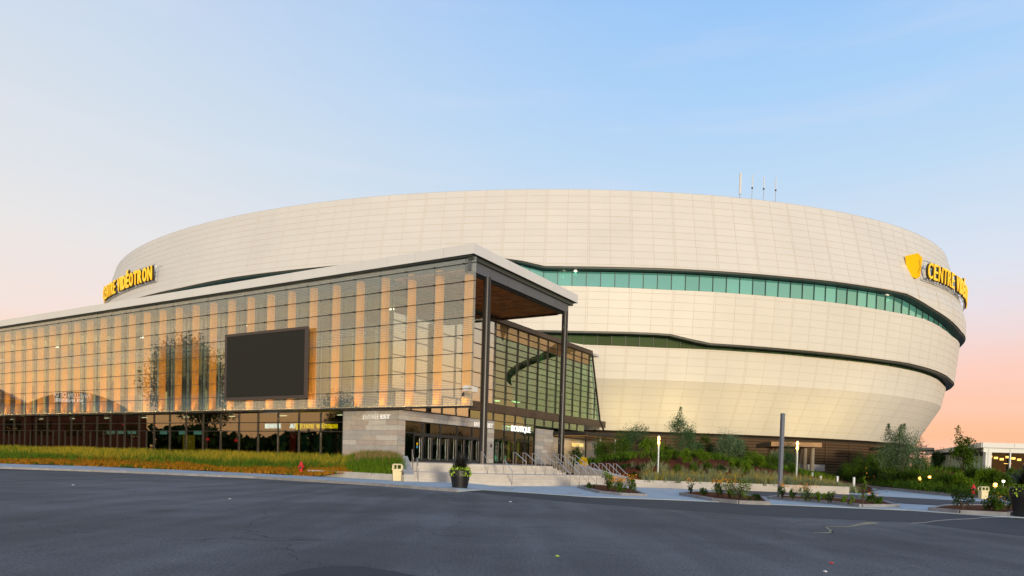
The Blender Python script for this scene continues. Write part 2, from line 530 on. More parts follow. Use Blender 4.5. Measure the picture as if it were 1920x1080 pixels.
G = dict(
    screen=glass('glass_screen', (0.95, 0.96, 0.95), 0.165, 0.8, gcol=(1, .98, .92), frit=True, wav=0.00008),
    inner=glass('glass_inner', (0.84, 0.88, 0.86), 0.03, 0.45),
    ground=glass('glass_ground', (0.44, 0.50, 0.46), 0.19, 0.9, gcol=(1, .86, .66)),
    wall=glass('glass_bronze', (0.42, 0.66, 0.52), 0.22, 0.75, gcol=(0.94, 1.0, 0.80)),
    clear=glass('glass_clear', (0.6, 0.65, 0.65), 0.45, 0.8, gcol=(1, 1, .92)),
    teal=glass('glass_teal', (0.10, 0.42, 0.37), 0.34, 0.6, gcol=(0.6, 1.0, 0.95), body=(0.14, 0.46, 0.42), bodyf=0.7),
    green=glass('glass_dark_green', (0.04, 0.07, 0.03), 0.06, 0.4, gcol=(0.8, 1.0, 0.7), body=(0.035, 0.07, 0.03), bodyf=0.8),
    door=glass('glass_door', (0.36, 0.52, 0.46), 0.05, 0.35),
)

# ------------------------------------------------------------------ ground
def sheet(name, P, mt, thick=0.0, **tg):
    """convex-ish polygon of measured points; optional kerb-like thickness below it"""
    b = MB()
    if thick:
        z = [p[2] for p in P]
        b.prism([(p[0], p[1]) for p in P], [q-thick for q in z], z)
    else:
        b.quad(*P)
    return b.build(name, mt, **tg)
g = MB()
S_ = 1500
g.quad((-S_, -S_, 0), (S_, -S_, 0), (S_, S_, 0), (-S_, S_, 0))
g.build('ground', M['asphalt'], kind='structure')
def strip(name, front, back, mt, th=0.0, **tg):
    b = MB()
    for i in range(len(front)-1):
        a0, a1, b1, b0 = front[i], front[i+1], back[i+1], back[i]
        b.quad(a0, a1, b1, b0)
        if th:
            dn = lambda p: (p[0], p[1], p[2]-th)
            b.quad(dn(a0), dn(a1), a1, a0)
            if i == 0: b.quad(dn(b0), dn(a0), a0, b0)
            if i == len(front)-2: b.quad(dn(a1), dn(b1), b1, a1)
    return b.build(name, mt, **tg)
G_ = lambda pts, z: [gp(x, y, z) for x, y in pts]
# newer asphalt along the pavement
strip('new_asphalt', G_([(872, 921.5), (1060, 941), (1280, 957), (1440, 968), (1700, 979), (1960, 1010)], 0.004),
      G_([(860, 914), (1100, 928), (1280, 935), (1440, 942), (1700, 950), (1960, 955)], 0.004), M['asphalt_new'], kind='structure')
strip('asphalt_patch', G_([(0, 882), (110, 884.5), (215, 885)], 0.004), G_([(0, 877), (110, 877), (205, 880)], 0.004), M['asphalt_new'], kind='structure')
sheet('asphalt_patch', [gp(505, 1084, .004), gp(560, 1069, .004), (gp(620, 1061, .004)), gp(680, 1062, .004), gp(740, 1071, .004), gp(800, 1084, .004)], M['asphalt_new'], kind='structure')
# pavement: raised on the left, running out level with the lot on the right
fr = [(-500, 856, .15), (0, 875, .15), (120, 879, .15), (240, 883, .15), (480, 893, .15), (700, 905.5, .15), (860, 917, .15), (905, 918, .03), (1000, 924, .03), (1100, 931, .03), (1280, 937.5, .03), (1440, 945, .03), (1700, 956, .03), (1860, 967, .03), (2100, 980, .03)]
fp = [gp(*q) for q in fr]
bk = [(-90, 90, .15), (-52, 70, .15), (-40, 66, .15), (-31, 62, .15), (-16, 56, .15), (-9, 54, .15), (-3, 52, .15), (-1, 52, .03), (4, 54, .03), (9, 56, .03), (16, 58, .03), (24, 62, .03), (40, 78, .03), (52, 90, .03), (75, 95, .03)]
strip('pavement', fp, bk, M['pave'], 0.2, kind='structure')
# kerb stones along the raised part
root = thing('kerb', 'grey concrete kerb of the raised pavement in front of the grass bank', 'kerb', fp[2])
P = [Vector(p) for p in fp[1:7]]
for i in range(len(P)-1):
    L_ = (P[i+1]-P[i]).length; n = max(1, int(L_/3.0)); d = (P[i+1]-P[i]).normalized()
    for k in range(n):
        c = P[i]+d*(L_*(k+.5)/n)+Vector((d.y, -d.x, 0))*0.075
        boxo('kerb_stone', (c.x, c.y, 0.076), (round(L_/n-.02, 2), .15, .156), math.atan2(d.y, d.x), M['kerb'], root)
# access road behind the islands
strip('road', G_([(1345, 921), (1400, 928.5), (1460, 932.5), (1560, 937), (1640, 940), (1700, 944.5), (1790, 949), (1930, 955)], .042),
      G_([(1335, 917.5), (1400, 919), (1460, 921.5), (1588, 927), (1640, 930), (1700, 933), (1790, 938), (1930, 944)], .042), M['road'], kind='structure')

# ------------------------------------------------------------------ arena
AC = dict(c=(-5.8, 161.7), a=89.7, b=62.6, rot=-0.34, e=1.955)
t_ = np.linspace(0, 2*np.pi, 2881)
X_ = AC['a']*np.sign(np.cos(t_))*np.abs(np.cos(t_))**(2/AC['e'])
Y_ = AC['b']*np.sign(np.sin(t_))*np.abs(np.sin(t_))**(2/AC['e'])
cu = np.stack([AC['c'][0]+X_*math.cos(AC['rot'])-Y_*math.sin(AC['rot']), AC['c'][1]+X_*math.sin(AC['rot'])+Y_*math.cos(AC['rot'])], 1)
sl = np.r_[0, np.cumsum(np.linalg.norm(np.diff(cu, axis=0), axis=1))]
PER = sl[-1]
i0 = np.argmin(np.where(cu[:, 1] < 150, np.abs(cu[:, 0]), 1e9))
sl = sl-sl[i0]                                          # s = 0 straight ahead, growing to the right
def CP(s, o=0.0):
    s = (s-sl[0]) % PER+sl[0]
    x, y = np.interp(s, sl, cu[:, 0]), np.interp(s, sl, cu[:, 1])
    e = 0.6
    sa, sb = (s-e-sl[0]) % PER+sl[0], (s+e-sl[0]) % PER+sl[0]
    dx, dy = np.interp(sb, sl, cu[:, 0])-np.interp(sa, sl, cu[:, 0]), np.interp(sb, sl, cu[:, 1])-np.interp(sa, sl, cu[:, 1])
    L = math.hypot(dx, dy)
    return (x+dy/L*o, y-dx/L*o)
def CPN(s, o=0.0):
    a, b = CP(s, o), CP(s, o+1)
    return a, (b[0]-a[0], b[1]-a[1])
sv = np.arange(-150, 150, 0.5)
def edge(pts, o):
    """heights of a measured edge on the surface lying o metres outside the plan curve"""
    C = np.array([CP(s, o) for s in sv]); az_ = C[:, 0]/C[:, 1]
    lo, hi = np.argmin(az_), np.argmax(az_)
    S, Z = [], []
    for x, y in pts:
        d = ray(x, y)
        s = np.interp(d[0]/d[1], az_[lo:hi+1], sv[lo:hi+1])
        Y = np.interp(s, sv, C[:, 1])
        S.append(s); Z.append(EYE+d[2]*Y/d[1])
    return np.array(S), np.array(Z)
E1 = edge([(270, 555), (340, 539), (430, 520), (520, 508), (610, 498.5), (700, 490), (800, 484), (900, 480), (958, 483), (1022, 499), (1092, 499.5), (1175, 501), (1250, 503), (1330, 507), (1400, 512), (1480, 519), (1560, 527), (1593, 531.5), (1660, 542), (1703, 551), (1747, 577), (1790, 607), (1803, 622)], 3.2)
E2 = edge([(1060, 536), (1200, 541), (1250, 543.5), (1330, 547), (1400, 552), (1470, 558), (1530, 563.5), (1600, 572.5), (1650, 581), (1700, 590), (1735, 599), (1760, 611), (1785, 630)], 2.4)
E3 = edge([(1000, 619), (1092, 621), (1175, 622.5), (1252, 625.5), (1325, 643), (1395, 647.5), (1475, 654), (1530, 659), (1650, 673), (1700, 680), (1750, 693), (1775, 704), (1785, 713)], 1.9)
E4 = edge([(1060, 640), (1092, 646), (1242, 652), (1316, 654.5), (1387, 659), (1475, 665), (1510, 668.5), (1577, 675), (1632, 681), (1675, 687.5), (1725, 698), (1760, 711), (1772, 722)], 0.9)
EF = edge([(1115, 707.5), (1237, 711), (1375, 718), (1475, 724), (1512, 727.5), (1625, 738), (1670, 743.5), (1725, 755), (1755, 765)], 0.0)
EG = edge([(1132, 804), (1250, 807.5), (1400, 815), (1525, 821.5), (1633, 829), (1673, 833)], -3.9)
zE = lambda E, s: float(np.interp(s, E[0], E[1]))
ZR = 38.6
MOD = 5.6
s_seam = np.interp(ray(1022, 430)[0]/ray(1022, 430)[1], [CP(s, 1.5)[0]/CP(s, 1.5)[1] for s in np.arange(-40, 40, .5)], np.arange(-40, 40, .5))
arena = thing('arena', 'huge white oval arena clad in metal panels with two dark window bands', 'arena', (AC['c'][0], AC['c'][1], 0))
zEF, zEG = float(np.median(EF[1])), float(np.median(EG[1]))
mE2 = float(np.max(E2[1])); mE4 = float(np.max(E4[1]))
# bands: (row step, top height fn, bottom height fn, offset as a function of z, reference heights of the rows)
bands = []
o1 = lambda z: 0.0+3.2*min(1, max(0, (ZR-z)/(ZR-27.5)))
bands.append((0.985, lambda s: ZR, lambda s: zE(E1, s), o1, [ZR-0.985*k for k in range(0, 16)]))
o2 = lambda z: 1.9+(z-18)*0.5/6.2
bands.append((1.03, lambda s: zE(E2, s), lambda s: zE(E3, s), o2, [mE2+.35-1.03*k for k in range(0, 10)]))
o3 = lambda z: 0.0+(z-zEF)*0.9/(mE4-zEF)
bands.append((1.03, lambda s: zE(E4, s), lambda s: zEF, o3, [zEF+1.03*k for k in range(8, -1, -1)]))
o4 = lambda z: -3.9*(zEF-z)/(zEF-zEG)
bands.append((0.93, lambda s: zEF, lambda s: zEG, o4, [zEF-(zEF-zEG)/7.0*k for k in range(0, 8)]))
panels = []
backing = MB()
nmod = int(PER/MOD)
for mI in range(-nmod//2, nmod//2+1):
    sA = s_seam+mI*MOD
    if sA > 185 or sA < -185: seg = 1
    cuts = [(0.02, 0.22), (0.26, 2.92), (2.96, 5.58)]
    for bi, (dz, zt, zb, of, rows) in enumerate(bands):
        # backing sheet, one strip per module
        zs = sorted(set([round(r, 3) for r in rows]), reverse=True)
        for (c0, c1) in ((0, 2.8), (2.8, 5.6)):
            s0, s1 = sA+c0, sA+c1
            for k in range(len(zs)-1):
                za, zb_ = zs[k], zs[k+1]
                q = []
                for s, z in ((s0, zb_), (s1, zb_), (s1, za), (s0, za)):
                    zz = min(max(z, zb(s)), zt(s)); q.append((*CP(s, of(zz)-0.022), zz))
                if max(q[2][2]-q[1][2], q[3][2]-q[0][2]) > 0.02: backing.quad(*q)
        for ci, (c0, c1) in enumerate(cuts):
            s0, s1 = sA+c0, sA+c1
            for k in range(len(zs)-1):
                za, zb_ = zs[k]-0.022, zs[k+1]+0.022
                if ci == 0 and k % 3: continue
                if ci == 0: zb_ = zs[min(k+3, len(zs)-1)]+0.022
                q = []
                for s, z in ((s0, zb_), (s1, zb_), (s1, za), (s0, za)):
                    zz = min(max(z, zb(s)+0.02), zt(s)-0.02); q.append((s, zz))
                if max(q[2][1]-q[1][1], q[3][1]-q[0][1]) < 0.08: continue
                panels.append((bi, ci, q, of))
jit = np.random.default_rng(3)
def panel_faces(b, p):
    bi, ci, q, of = p
    t0 = jit.normal(0, 0.002)
    fr_ = [(*CP(s, of(z)+t0), z) for s, z in q]
    bk_ = [(*CP(s, of(z)-0.03), z) for s, z in q]
    b.quad(*fr_)
    for i in range(4):
        j = (i+1) % 4
        b.quad(bk_[i], bk_[j], fr_[j], fr_[i])
def psize(p):
    bi, ci, q, of = p
    if ci == 0: return 0
    s = (q[0][0]+q[1][0])/2
    if s < -60 or s > 110: return 0
    c, n = CPN(s, 1.0)
    dd = c[0]**2+c[1]**2
    face = -(n[0]*c[0]+n[1]*c[1])/math.sqrt(dd)
    if face <= 0.1: return 0
    zc = sum(v[1] for v in q)/4
    D = math.sqrt(dd); px = 960+1318*c[0]/c[1]; py = 866+.0285*(px-960)-(zc-1.6)/c[1]*1318
    # behind the entrance pavilion
    if px < 885 and py > 455+0.163*(887-px)-10: return 0
    if 885 <= px < 1090 and py > 450+0.5*(px-887) and py < 600+(px-937)*.33+3: return 0
    if px < 1130 and py > 600+(px-937)*.33-4: return 0
    return face*(q[1][0]-q[0][0])*((q[3][1]-q[0][1])+(q[2][1]-q[1][1]))/2/dd
sz = [psize(p) for p in panels]
order = sorted(range(len(panels)), key=lambda i: -sz[i])
big = set(order[:300])
rest = MB()
for i, p in enumerate(panels):
    if i in big:
        b = MB(); panel_faces(b, p)
        c = b.V[0]
        b.build('cladding_panel', M['clad'], arena)
    else: panel_faces(rest, p)
ctr = (AC['c'][0], AC['c'][1], 0)
rest.build('cladding', M['clad'], arena, loc=ctr, kind='stuff')
backing.build('cladding_backing', M['joint'], arena, loc=ctr)
# eaves, soffits, ledges, window bands, base wall, roof
eave, soff, ledge, basew, roof = MB(), MB(), MB(), MB(), MB()
ss = [s_seam+MOD/3*k for k in range(-int(1.5*nmod)-1, int(1.5*nmod)+2)]
eg = {}
for k in range(len(ss)-1):
    s0, s1 = ss[k], ss[k+1]
    if s1-ss[0] > PER+0.1: break
    for E, o, zb in ((E1, o1, None), (E3, o2, None)):
        z0, z1 = zE(E, s0), zE(E, s1)
        oo0, oo1 = o(z0), o(z1)
        soff.quad((*CP(s0, oo0-.02), z0), (*CP(s1, oo1-.02), z1), (*CP(s1, oo1-1.6), z1-.02), (*CP(s0, oo0-1.6), z0-.02))
        eave.quad((*CP(s0, oo0-.18), z0-.21), (*CP(s1, oo1-.18), z1-.21), (*CP(s1, oo1-.18), z1), (*CP(s0, oo0-.18), z0))
        eave.quad((*CP(s0, oo0-.18), z0-.21), (*CP(s0, oo0-1.5), z0-.21), (*CP(s1, oo1-1.5), z1-.21), (*CP(s1, oo1-.18), z1-.21))
    for E, o in ((E2, o2), (E4, o3)):
        z0, z1 = zE(E, s0), zE(E, s1)
        ledge.quad((*CP(s0, o(z0)-.01), z0), (*CP(s1, o(z1)-.01), z1), (*CP(s1, o(z1)-1.6), z1), (*CP(s0, o(z0)-1.6), z0))
    basew.quad((*CP(s0, -4.7), 0), (*CP(s1, -4.7), 0), (*CP(s1, -4.7), zEG-.3), (*CP(s0, -4.7), zEG-.3))
    basew.quad((*CP(s0, -4.0), zEG), (*CP(s1, -4.0), zEG), (*CP(s1, -4.8), zEG-.3), (*CP(s0, -4.8), zEG-.3))
    roof.quad((*CP(s0, 0), ZR), (*CP(s1, 0), ZR), (*CP(s1, -1.2), ZR+.02), (*CP(s0, -1.2), ZR+.02))
    a, b_ = CP(s0, -1.2), CP(s1, -1.2)
    roof.quad((a[0], a[1], ZR+.02), (b_[0], b_[1], ZR+.02), (AC['c'][0], AC['c'][1], ZR-1.0))
nh = len(soff.F)
for par in (0, 1):
    q_ = MB()
    for i in range(par, nh, 2): q_.quad(*[soff.V[j] for j in soff.F[i]])
    q_.build('soffit', M['soffit'], arena, loc=ctr)
eave.build('eave', M['lip'], arena, loc=ctr)
ledge.build('ledge', M['roofm'], arena, loc=ctr)
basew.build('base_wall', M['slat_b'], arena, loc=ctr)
roof.build('roof', M['roofm'], arena, loc=ctr)
def window_band(Eu, El, off, gm, smin, smax):
    s = s_seam+MOD/3*math.ceil((smin-s_seam)/(MOD/3))
    far = MB(); farm = MB()
    while s < smax:
        s1 = s+MOD/3
        zt0, zt1 = zE(Eu, s)-.3, zE(Eu, s1)-.3
        zb0, zb1 = zE(El, s)-.25, zE(El, s1)-.25
        if min(zt0-zb0, zt1-zb1) > 0.15:
            P0, P1 = CP(s, off), CP(s1, off)
            ux, uy = (P1[0]-P0[0]), (P1[1]-P0[1]); Lg = math.hypot(ux, uy); ux /= Lg; uy /= Lg
            b = MB()
            A_, B_ = (P0[0]+ux*.03, P0[1]+uy*.03), (P1[0]-ux*.03, P1[1]-uy*.03)
            b.prism([A_, B_, (B_[0]-uy*.03, B_[1]+ux*.03), (A_[0]-uy*.03, A_[1]+ux*.03)], [zb0, zb1, zb1, zb0], [zt0, zt1, zt1, zt0])
            px = 960+1318*P0[0]/P0[1]
            if 955 < px < 1760 or (260 < px < 620 and off > 1.2):
                b.build('window_pane', gm, arena)
                mm = MB(); mm.box((P0[0]+uy*.05, P0[1]-ux*.05, (zb0+zt0)/2), (.07, .14, zt0-zb0), math.atan2(uy, ux))
                mm.build('mullion', M['frame'], arena)
            else:
                far.V += [(v) for v in []]
                n = len(far.V); far.V += b.V; far.F += [tuple(n+i for i in f) for f in b.F]; far.mi += b.mi
        s = s1
    if far.F: far.build('window_glass', gm, arena, loc=ctr, kind='stuff')
window_band(E1, E2, 1.75, G['teal'], -PER/2, PER/2)
window_band(E3, E4, 0.45, G['green'], -PER/2, PER/2)
for px, py in ((1057.5, 518), (1079, 513), (1664, 562)):
    d_ = ray(px, py); C_ = np.array([CP(q, 1.2) for q in sv]); az_ = C_[:, 0]/C_[:, 1]; a0_, a1_ = np.argmin(az_), np.argmax(az_)
    q = float(np.interp(d_[0]/d_[1], az_[a0_:a1_+1], sv[a0_:a1_+1])); p_ = CP(q, 1.2); z_ = EYE+d_[2]*p_[1]/d_[1]
    MB().box((p_[0], p_[1], z_), (.3, .3, .5)).build('ceiling_lamp', mat('band_lamp', (1, .9, .6), .4, emit=(1, .85, .6), es=25), arena)
# louvred base: long horizontal slats between posts
sb = MB(); ps = MB()
s = -70
while s < 150:
    s1 = s+2.8
    for k in range(13):
        z = 0.5+k*0.43
        a, b_ = CP(s, -4.55), CP(s1, -4.55)
        c, d = CP(s, -4.68), CP(s1, -4.68)
        sb.quad((*a, z), (*b_, z), (*b_, z+.24), (*a, z+.24))
        sb.quad((*a, z+.24), (*b_, z+.24), (*d, z+.26), (*c, z+.26))
    if int((s+70)/2.8) % 2 == 0:
        c = CP(s, -4.5); ps.box((c[0], c[1], 3.1), (.14, .14, 5.6), 0)
    s = s1
sb.build('louvre', M['slat'], arena, loc=ctr, kind='stuff')
ps.build('louvre_posts', M['slat'], arena, loc=ctr)

# illuminated roof signs
def arena_sign(name, label, zbase, glyphs_s0):
    K = 0.86
    c0 = CP(glyphs_s0, 4.0)
    root = thing(name, label, 'sign', (c0[0], c0[1], 32.5))
    s = glyphs_s0
    cap = 2.35
    zb = zbase
    widths = {'I': .55, ' ': .9, 'É': 1.42, 'E': 1.42, 'T': 1.5}
    rail_pts_b, rail_pts_t = [], []
    bold = 0.0
    for i, ch in enumerate('CENTRE VIDÉOTRON'):
        wd = widths.get(ch, 1.62)*(1.0 if i < 7 else 1.1)*K
        if i > 6: bold = 0.03
        if ch == ' ': s += wd; continue
        a, b_ = CP(s, 3.15), CP(s+wd, 3.15)
        L = math.hypot(b_[0]-a[0], b_[1]-a[1]); d = ((b_[0]-a[0])/L, (b_[1]-a[1])/L)
        top = zb+cap*(1.27 if ch == 'É' else 1)
        o = text('letter', ch, a, d, wd*.98, zb, top, M['yellow_lit'], root, bold=bold, depth=0.10)
        me = text_mesh(ch, bold+.012, 0.34)          # dark return of the channel letter
        n_ = len(me.vertices); co = np.empty(n_*3); me.vertices.foreach_get('co', co); co = co.reshape(-1, 3)
        lo, hi = co.min(0), co.max(0)
        kk = (co[:, 0]-lo[0])/(hi[0]-lo[0])*wd*1.01; zz = (co[:, 1]-lo[1])/(hi[1]-lo[1])*(top-zb+.06)-.03
        nx, ny = d[1], -d[0]
        me.vertices.foreach_set('co', np.stack([d[0]*kk+nx*(co[:, 2]-.24), d[1]*kk+ny*(co[:, 2]-.24), zz], 1).ravel())
        me.materials.clear(); me.materials.append(M['letter_side']); me.update()
        r_ = bpy.data.objects.new('return', me); link(r_, o, WM[o])
        s += wd+0.26
    e = s
    e += 0
    ps_ = [glyphs_s0-.6+(e-glyphs_s0+.9)*k/14 for k in range(15)]
    fb = MB()
    for zz in (zb-.25, zb+cap+.2): fb.tube([(*CP(q, 2.75), zz) for q in ps_], .07, 6)
    fb.build('frame_rail', M['galv'], root)
    for q in ps_[::2]:
        st = MB()
        st.tube([(*CP(q, 0.9), zb-.2), (*CP(q, 2.75), zb-.2), (*CP(q, 2.75), zb+cap+.15), (*CP(q, 0.9), zb+cap+.15)], .05, 6)
        st.build('bracket', M['galv'], root)
    # folded yellow emblem with an arrow cut
    q = glyphs_s0-2.3
    lb = MB()
    def pt(ds, of, z): return (*CP(q+ds, of), z)
    zt_, zb_ = zb+cap+.85, zb-.35
    tl, tr, tm = pt(-1.45, 1.75, zt_-.35), pt(1.5, 2.65, zt_-.35), pt(0.1, 2.75, zt_+.15)
    bl, br, bm_ = pt(-.95, 1.9, zb_+.45), pt(1.15, 2.6, zb_+.45), pt(0.1, 2.7, zb_-.05)
    bt, bb = pt(0, 1.4, zt_-.3), pt(0, 1.4, zb_+.4)
    lb.quad(bl, bm_, tm, tl).quad(bm_, br, tr, tm).quad(tl, tm, tr, bt).quad(bl, bb, br, bm_).quad(bl, tl, bt, bb).quad(br, bb, bt, tr)
    em = lb.build('emblem', M['yellow'], root)
    ar = MB()
    def fpt(f, h, out=.02):
        # point on the right-hand face: f across, h up
        lo_ = Vector(bm_).lerp(Vector(br), f); hi_ = Vector(tm).lerp(Vector(tr), f)
        n = (Vector(br)-Vector(bm_)).cross(Vector(tm)-Vector(bm_)).normalized()
        return tuple(lo_.lerp(hi_, h)+n*out)
    ar.quad(fpt(.25, .80), fpt(.22, .78), fpt(.62, .5), fpt(.74, .5)).quad(fpt(.74, .5), fpt(.62, .5), fpt(.22, .22), fpt(.25, .20))
    ar.build('arrow', M['letter_side'], em)
    lamp = bpy.data.lights.new('emblem_glow', 'POINT')
    lamp.energy = 4; lamp.color = (1, .6, .08); lamp.shadow_soft_size = .4
    lo = bpy.data.objects.new('emblem_glow', lamp); link(lo, root, Matrix.Translation(Vector((*CP(q-1.5, 2.3), zb+1.4))))
azt = np.array([CP(s, 3.15)[0]/CP(s, 3.15)[1] for s in sv]); lo_, hi_ = np.argmin(azt), np.argmax(azt)
def s_of(px, py, ):
    d = ray(px, py); return float(np.interp(d[0]/d[1], azt[lo_:hi_+1], sv[lo_:hi_+1]))
sR = s_of(1741, 505)
arena_sign('arena_sign', 'yellow lit letters and emblem wrapping the right-hand shoulder of the arena', 30.8, sR)
sL = s_of(286, 505)
arena_sign('arena_sign', 'yellow lit letters climbing the left-hand shoulder of the arena above the pavilion roof', 30.1, sL-25.0)
# antennas on the arena roof
ant = [(1387, 325, 368, .17, 'thick pale antenna on the arena roof, leftmost of four'), (1409.5, 328, 371, .07, 'thin two-rod antenna on the arena roof, second from left'),
       (1431, 331, 372.5, .07, 'thin white antenna on the arena roof, second from right'), (1453.5, 333, 375, .07, 'thin white antenna on the arena roof, rightmost of four')]
for px, yt, yb, r, lab in ant:
    p = atd(px-.0, yb+4, 103.0); q = atd(px+1, yt, 103.0)
    root = thing('antenna', lab, 'antenna', p, 'antennas on the arena roof')
    zt_ = q[2]
    if r > .1:
        MB().tube([(p[0], p[1], p[2]+.6), (p[0], p[1], zt_)], r, 10).build('radome', M['fascia'], root)
        MB().tube([(p[0], p[1], p[2]-.8), (p[0], p[1], p[2]+.6)], .06, 6).build('mast', M['galv'], root)
    else:
        MB().tube([(p[0], p[1], p[2]-.8), (p[0], p[1], p[2]+1.7)], .045, 6).build('mast', M['galv'], root)
        MB().tube([(p[0], p[1], p[2]+1.7), (p[0], p[1], zt_)], r, 8).build('radome', M['fascia'], root)
        MB().tube([(p[0], p[1], p[2]+1.6), (p[0], p[1], p[2]+1.8)], .12, 8).build('clamp', M['dark'], root)

# ------------------------------------------------------------------ entrance pavilion
AX, AY = -3.42, 54.3
UX, UY = -0.8576, 0.5143
VX, VY = 0.5143, 0.8576
LP = lambda t, w, z=0.0: (AX+UX*t+VX*w, AY+UY*t+VY*w, z)
ANG_U = math.atan2(UY, UX)
ANG_V = math.atan2(VY, VX)
TW = 8.35                                               # the entrance wall stands this far from the screen corner
FL = 1.4                                                # floor level of the building and its terrace
LEN = 104.0
pav = thing('entrance_pavilion', 'long low glass pavilion with timber columns behind a printed glass screen', 'building', LP(20, 8, 0))
def lbox(name, t, w, z, dt, dw, dz, mt, parent=pav, **tg):
    return boxo(name, LP(t, w, z), (dt, dw, dz), ANG_U, mt, parent, **tg)
BAY = 2.865
T0 = 1.15
# roof: slab, white fascia panels, black shadow line
lbox('roof_slab', LEN/2, 9.3, 17.75, LEN-.3, 17.6, .5, M['roofm'])
n = int(LEN/BAY)
for k in range(n):
    lbox('fascia_panel', .02+BAY*(k+.5), .05, 17.86, BAY-.03, .10, .78, M['fascia'])
for k in range(7):
    L7 = 18.3/7
    boxo('fascia_panel', LP(.05, L7*(k+.5), 17.86), (L7-.03, .10, .78), ANG_V, M['fascia'], pav)
boxo('fascia_panel', LP(1.2, 18.36, 17.86), (2.3, .1, .78), ANG_U, M['fascia'], pav)
lbox('fascia_lining', LEN/2, .25, 17.86, LEN-.2, .3, .74, M['lip'])
boxo('fascia_lining', LP(.28, 9.2, 17.86), (17.8, .3, .74), ANG_V, M['lip'], pav)
lbox('shadow_line', LEN/2, .32, 17.42, LEN-.6, .25, .12, M['lip'])
boxo('shadow_line', LP(.5, 9.1, 17.3), (17.6, .4, .32), ANG_V, M['lip'], pav)
# grey beam over the columns on the open end
for k in range(6):
    L6 = 16.9/6
    boxo('beam_panel', LP(.62, .35+L6*(k+.5), 16.80), (L6-.03, .28, .95), ANG_V, M['grey'], pav)
boxo('beam_panel', LP(1.3, 17.3, 16.80), (1.2, .28, .95), ANG_U, M['grey'], pav)
boxo('beam', LP(.95, 8.8, 16.75), (16.7, .34, 1.05), ANG_V, M['dark'], pav)
boxo('beam', LP(4.9, 17.3, 16.75), (6.4, .3, 1.0), ANG_U, M['dark'], pav)
# plank ceiling of the porch
pm = MB(); w = .5
k = 0
rp_ = random.Random(5)
while w < 17.1:
    t = 1.1
    while t < TW:
        L = rp_.uniform(1.5, 4.2); t2 = min(TW, t+L)
        zz = 16.42+rp_.choice([0, 0, .05])
        pm.box(LP((t+t2)/2, w+.09, zz), (t2-t-.02, .15, .06), ANG_U)
        t = t2
    w += .2
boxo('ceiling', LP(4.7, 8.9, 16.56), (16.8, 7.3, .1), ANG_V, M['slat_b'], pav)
pm.build('ceiling_planks', M['plank'], pav, kind='stuff')
# steel columns of the porch
for cpx in (909.5, 1056.5):
    r_ = ray(cpx, 690); A2 = np.array([[r_[0], -VX], [r_[1], -VY]]); P0_ = LP(.30, 0)
    kk_, w_ = np.linalg.solve(A2, np.array(P0_[:2]))
    p = LP(.30, w_, FL)
    b = MB().lathe(p, [(.38, 0), (.38, .04), (.30, .05), (.30, 14.85)], 24)
    b.build('column', M['dark'], pav, smooth=False)
# printed glass screen: panes, rods and patch fittings
for k in range(int(74/BAY)):
    ta = .05+BAY*k if k else .05
    tb = T0+.05+BAY*(k+1)
    ta = T0+.05+BAY*k if k else .05
    for r in range(9):
        z0, z1 = 5.8+1.39*r, min(17.40, 5.8+1.39*(r+1))
        if z1-z0 < .2: continue
        if 17.8 < ta and tb < 29.3 and 6.9 < z0 and z1 < 13.3: continue      # covered by the display
        lbox('screen_pane', (ta+tb)/2, .45, (z0+z1)/2, round(tb-ta-.018, 3), .02, round(z1-z0-.018, 3), G['screen'])
fg = MB()
for k in range(int(74/BAY), int(LEN/BAY)-1):
    ta, tb = T0+.05+BAY*k, T0+.05+BAY*(k+1)
    for r in range(9):
        z0, z1 = 5.8+1.39*r, min(17.40, 5.8+1.39*(r+1))
        fg.box(LP((ta+tb)/2, .45, (z0+z1)/2), (tb-ta-.018, .02, z1-z0-.018), ANG_U)
fg.build('screen_glass', G['screen'], pav, kind='stuff')
for r in range(9):
    lbox('rod', LEN/2-.5, .39, 5.8+1.39*r+(.03 if r == 0 else 0), LEN-1.2, .03, .04 if r else .07, M['dark'])
cl_ = MB()
for k in range(26):
    for r in range(1, 9):
        for dt in (.05,):
            cl_.box(LP(T0+BAY*k+dt, .37, 5.8+1.39*r), (.20, .08, .08), ANG_U)
cl_.build('patch_fitting', M['dark'], pav, kind='stuff')
for k in range(35):
    lbox('screen_mullion', T0+.05+BAY*k, .50, 11.6, .035, .06, 11.5, M['frame'])
# timber columns
for k in range(35):
    lbox('timber_column', T0+BAY*k, 1.12, 11.45, .52, .46, 10.9, M['timber'])
for k in range(8):
    a = bpy.data.lights.new('column_uplight', 'AREA'); a.energy = 210; a.color = (1, .62, .20); a.shape = 'RECTANGLE'; a.size = 12.4; a.size_y = .12
    o = bpy.data.objects.new('column_uplight', a)
    link(o, pav, Matrix.Translation(Vector(LP(6.2+12.4*k, .62, 5.95))) @ Matrix.Rotation(ANG_U, 4, 'Z') @ Matrix.Rotation(R(152), 4, 'X'))
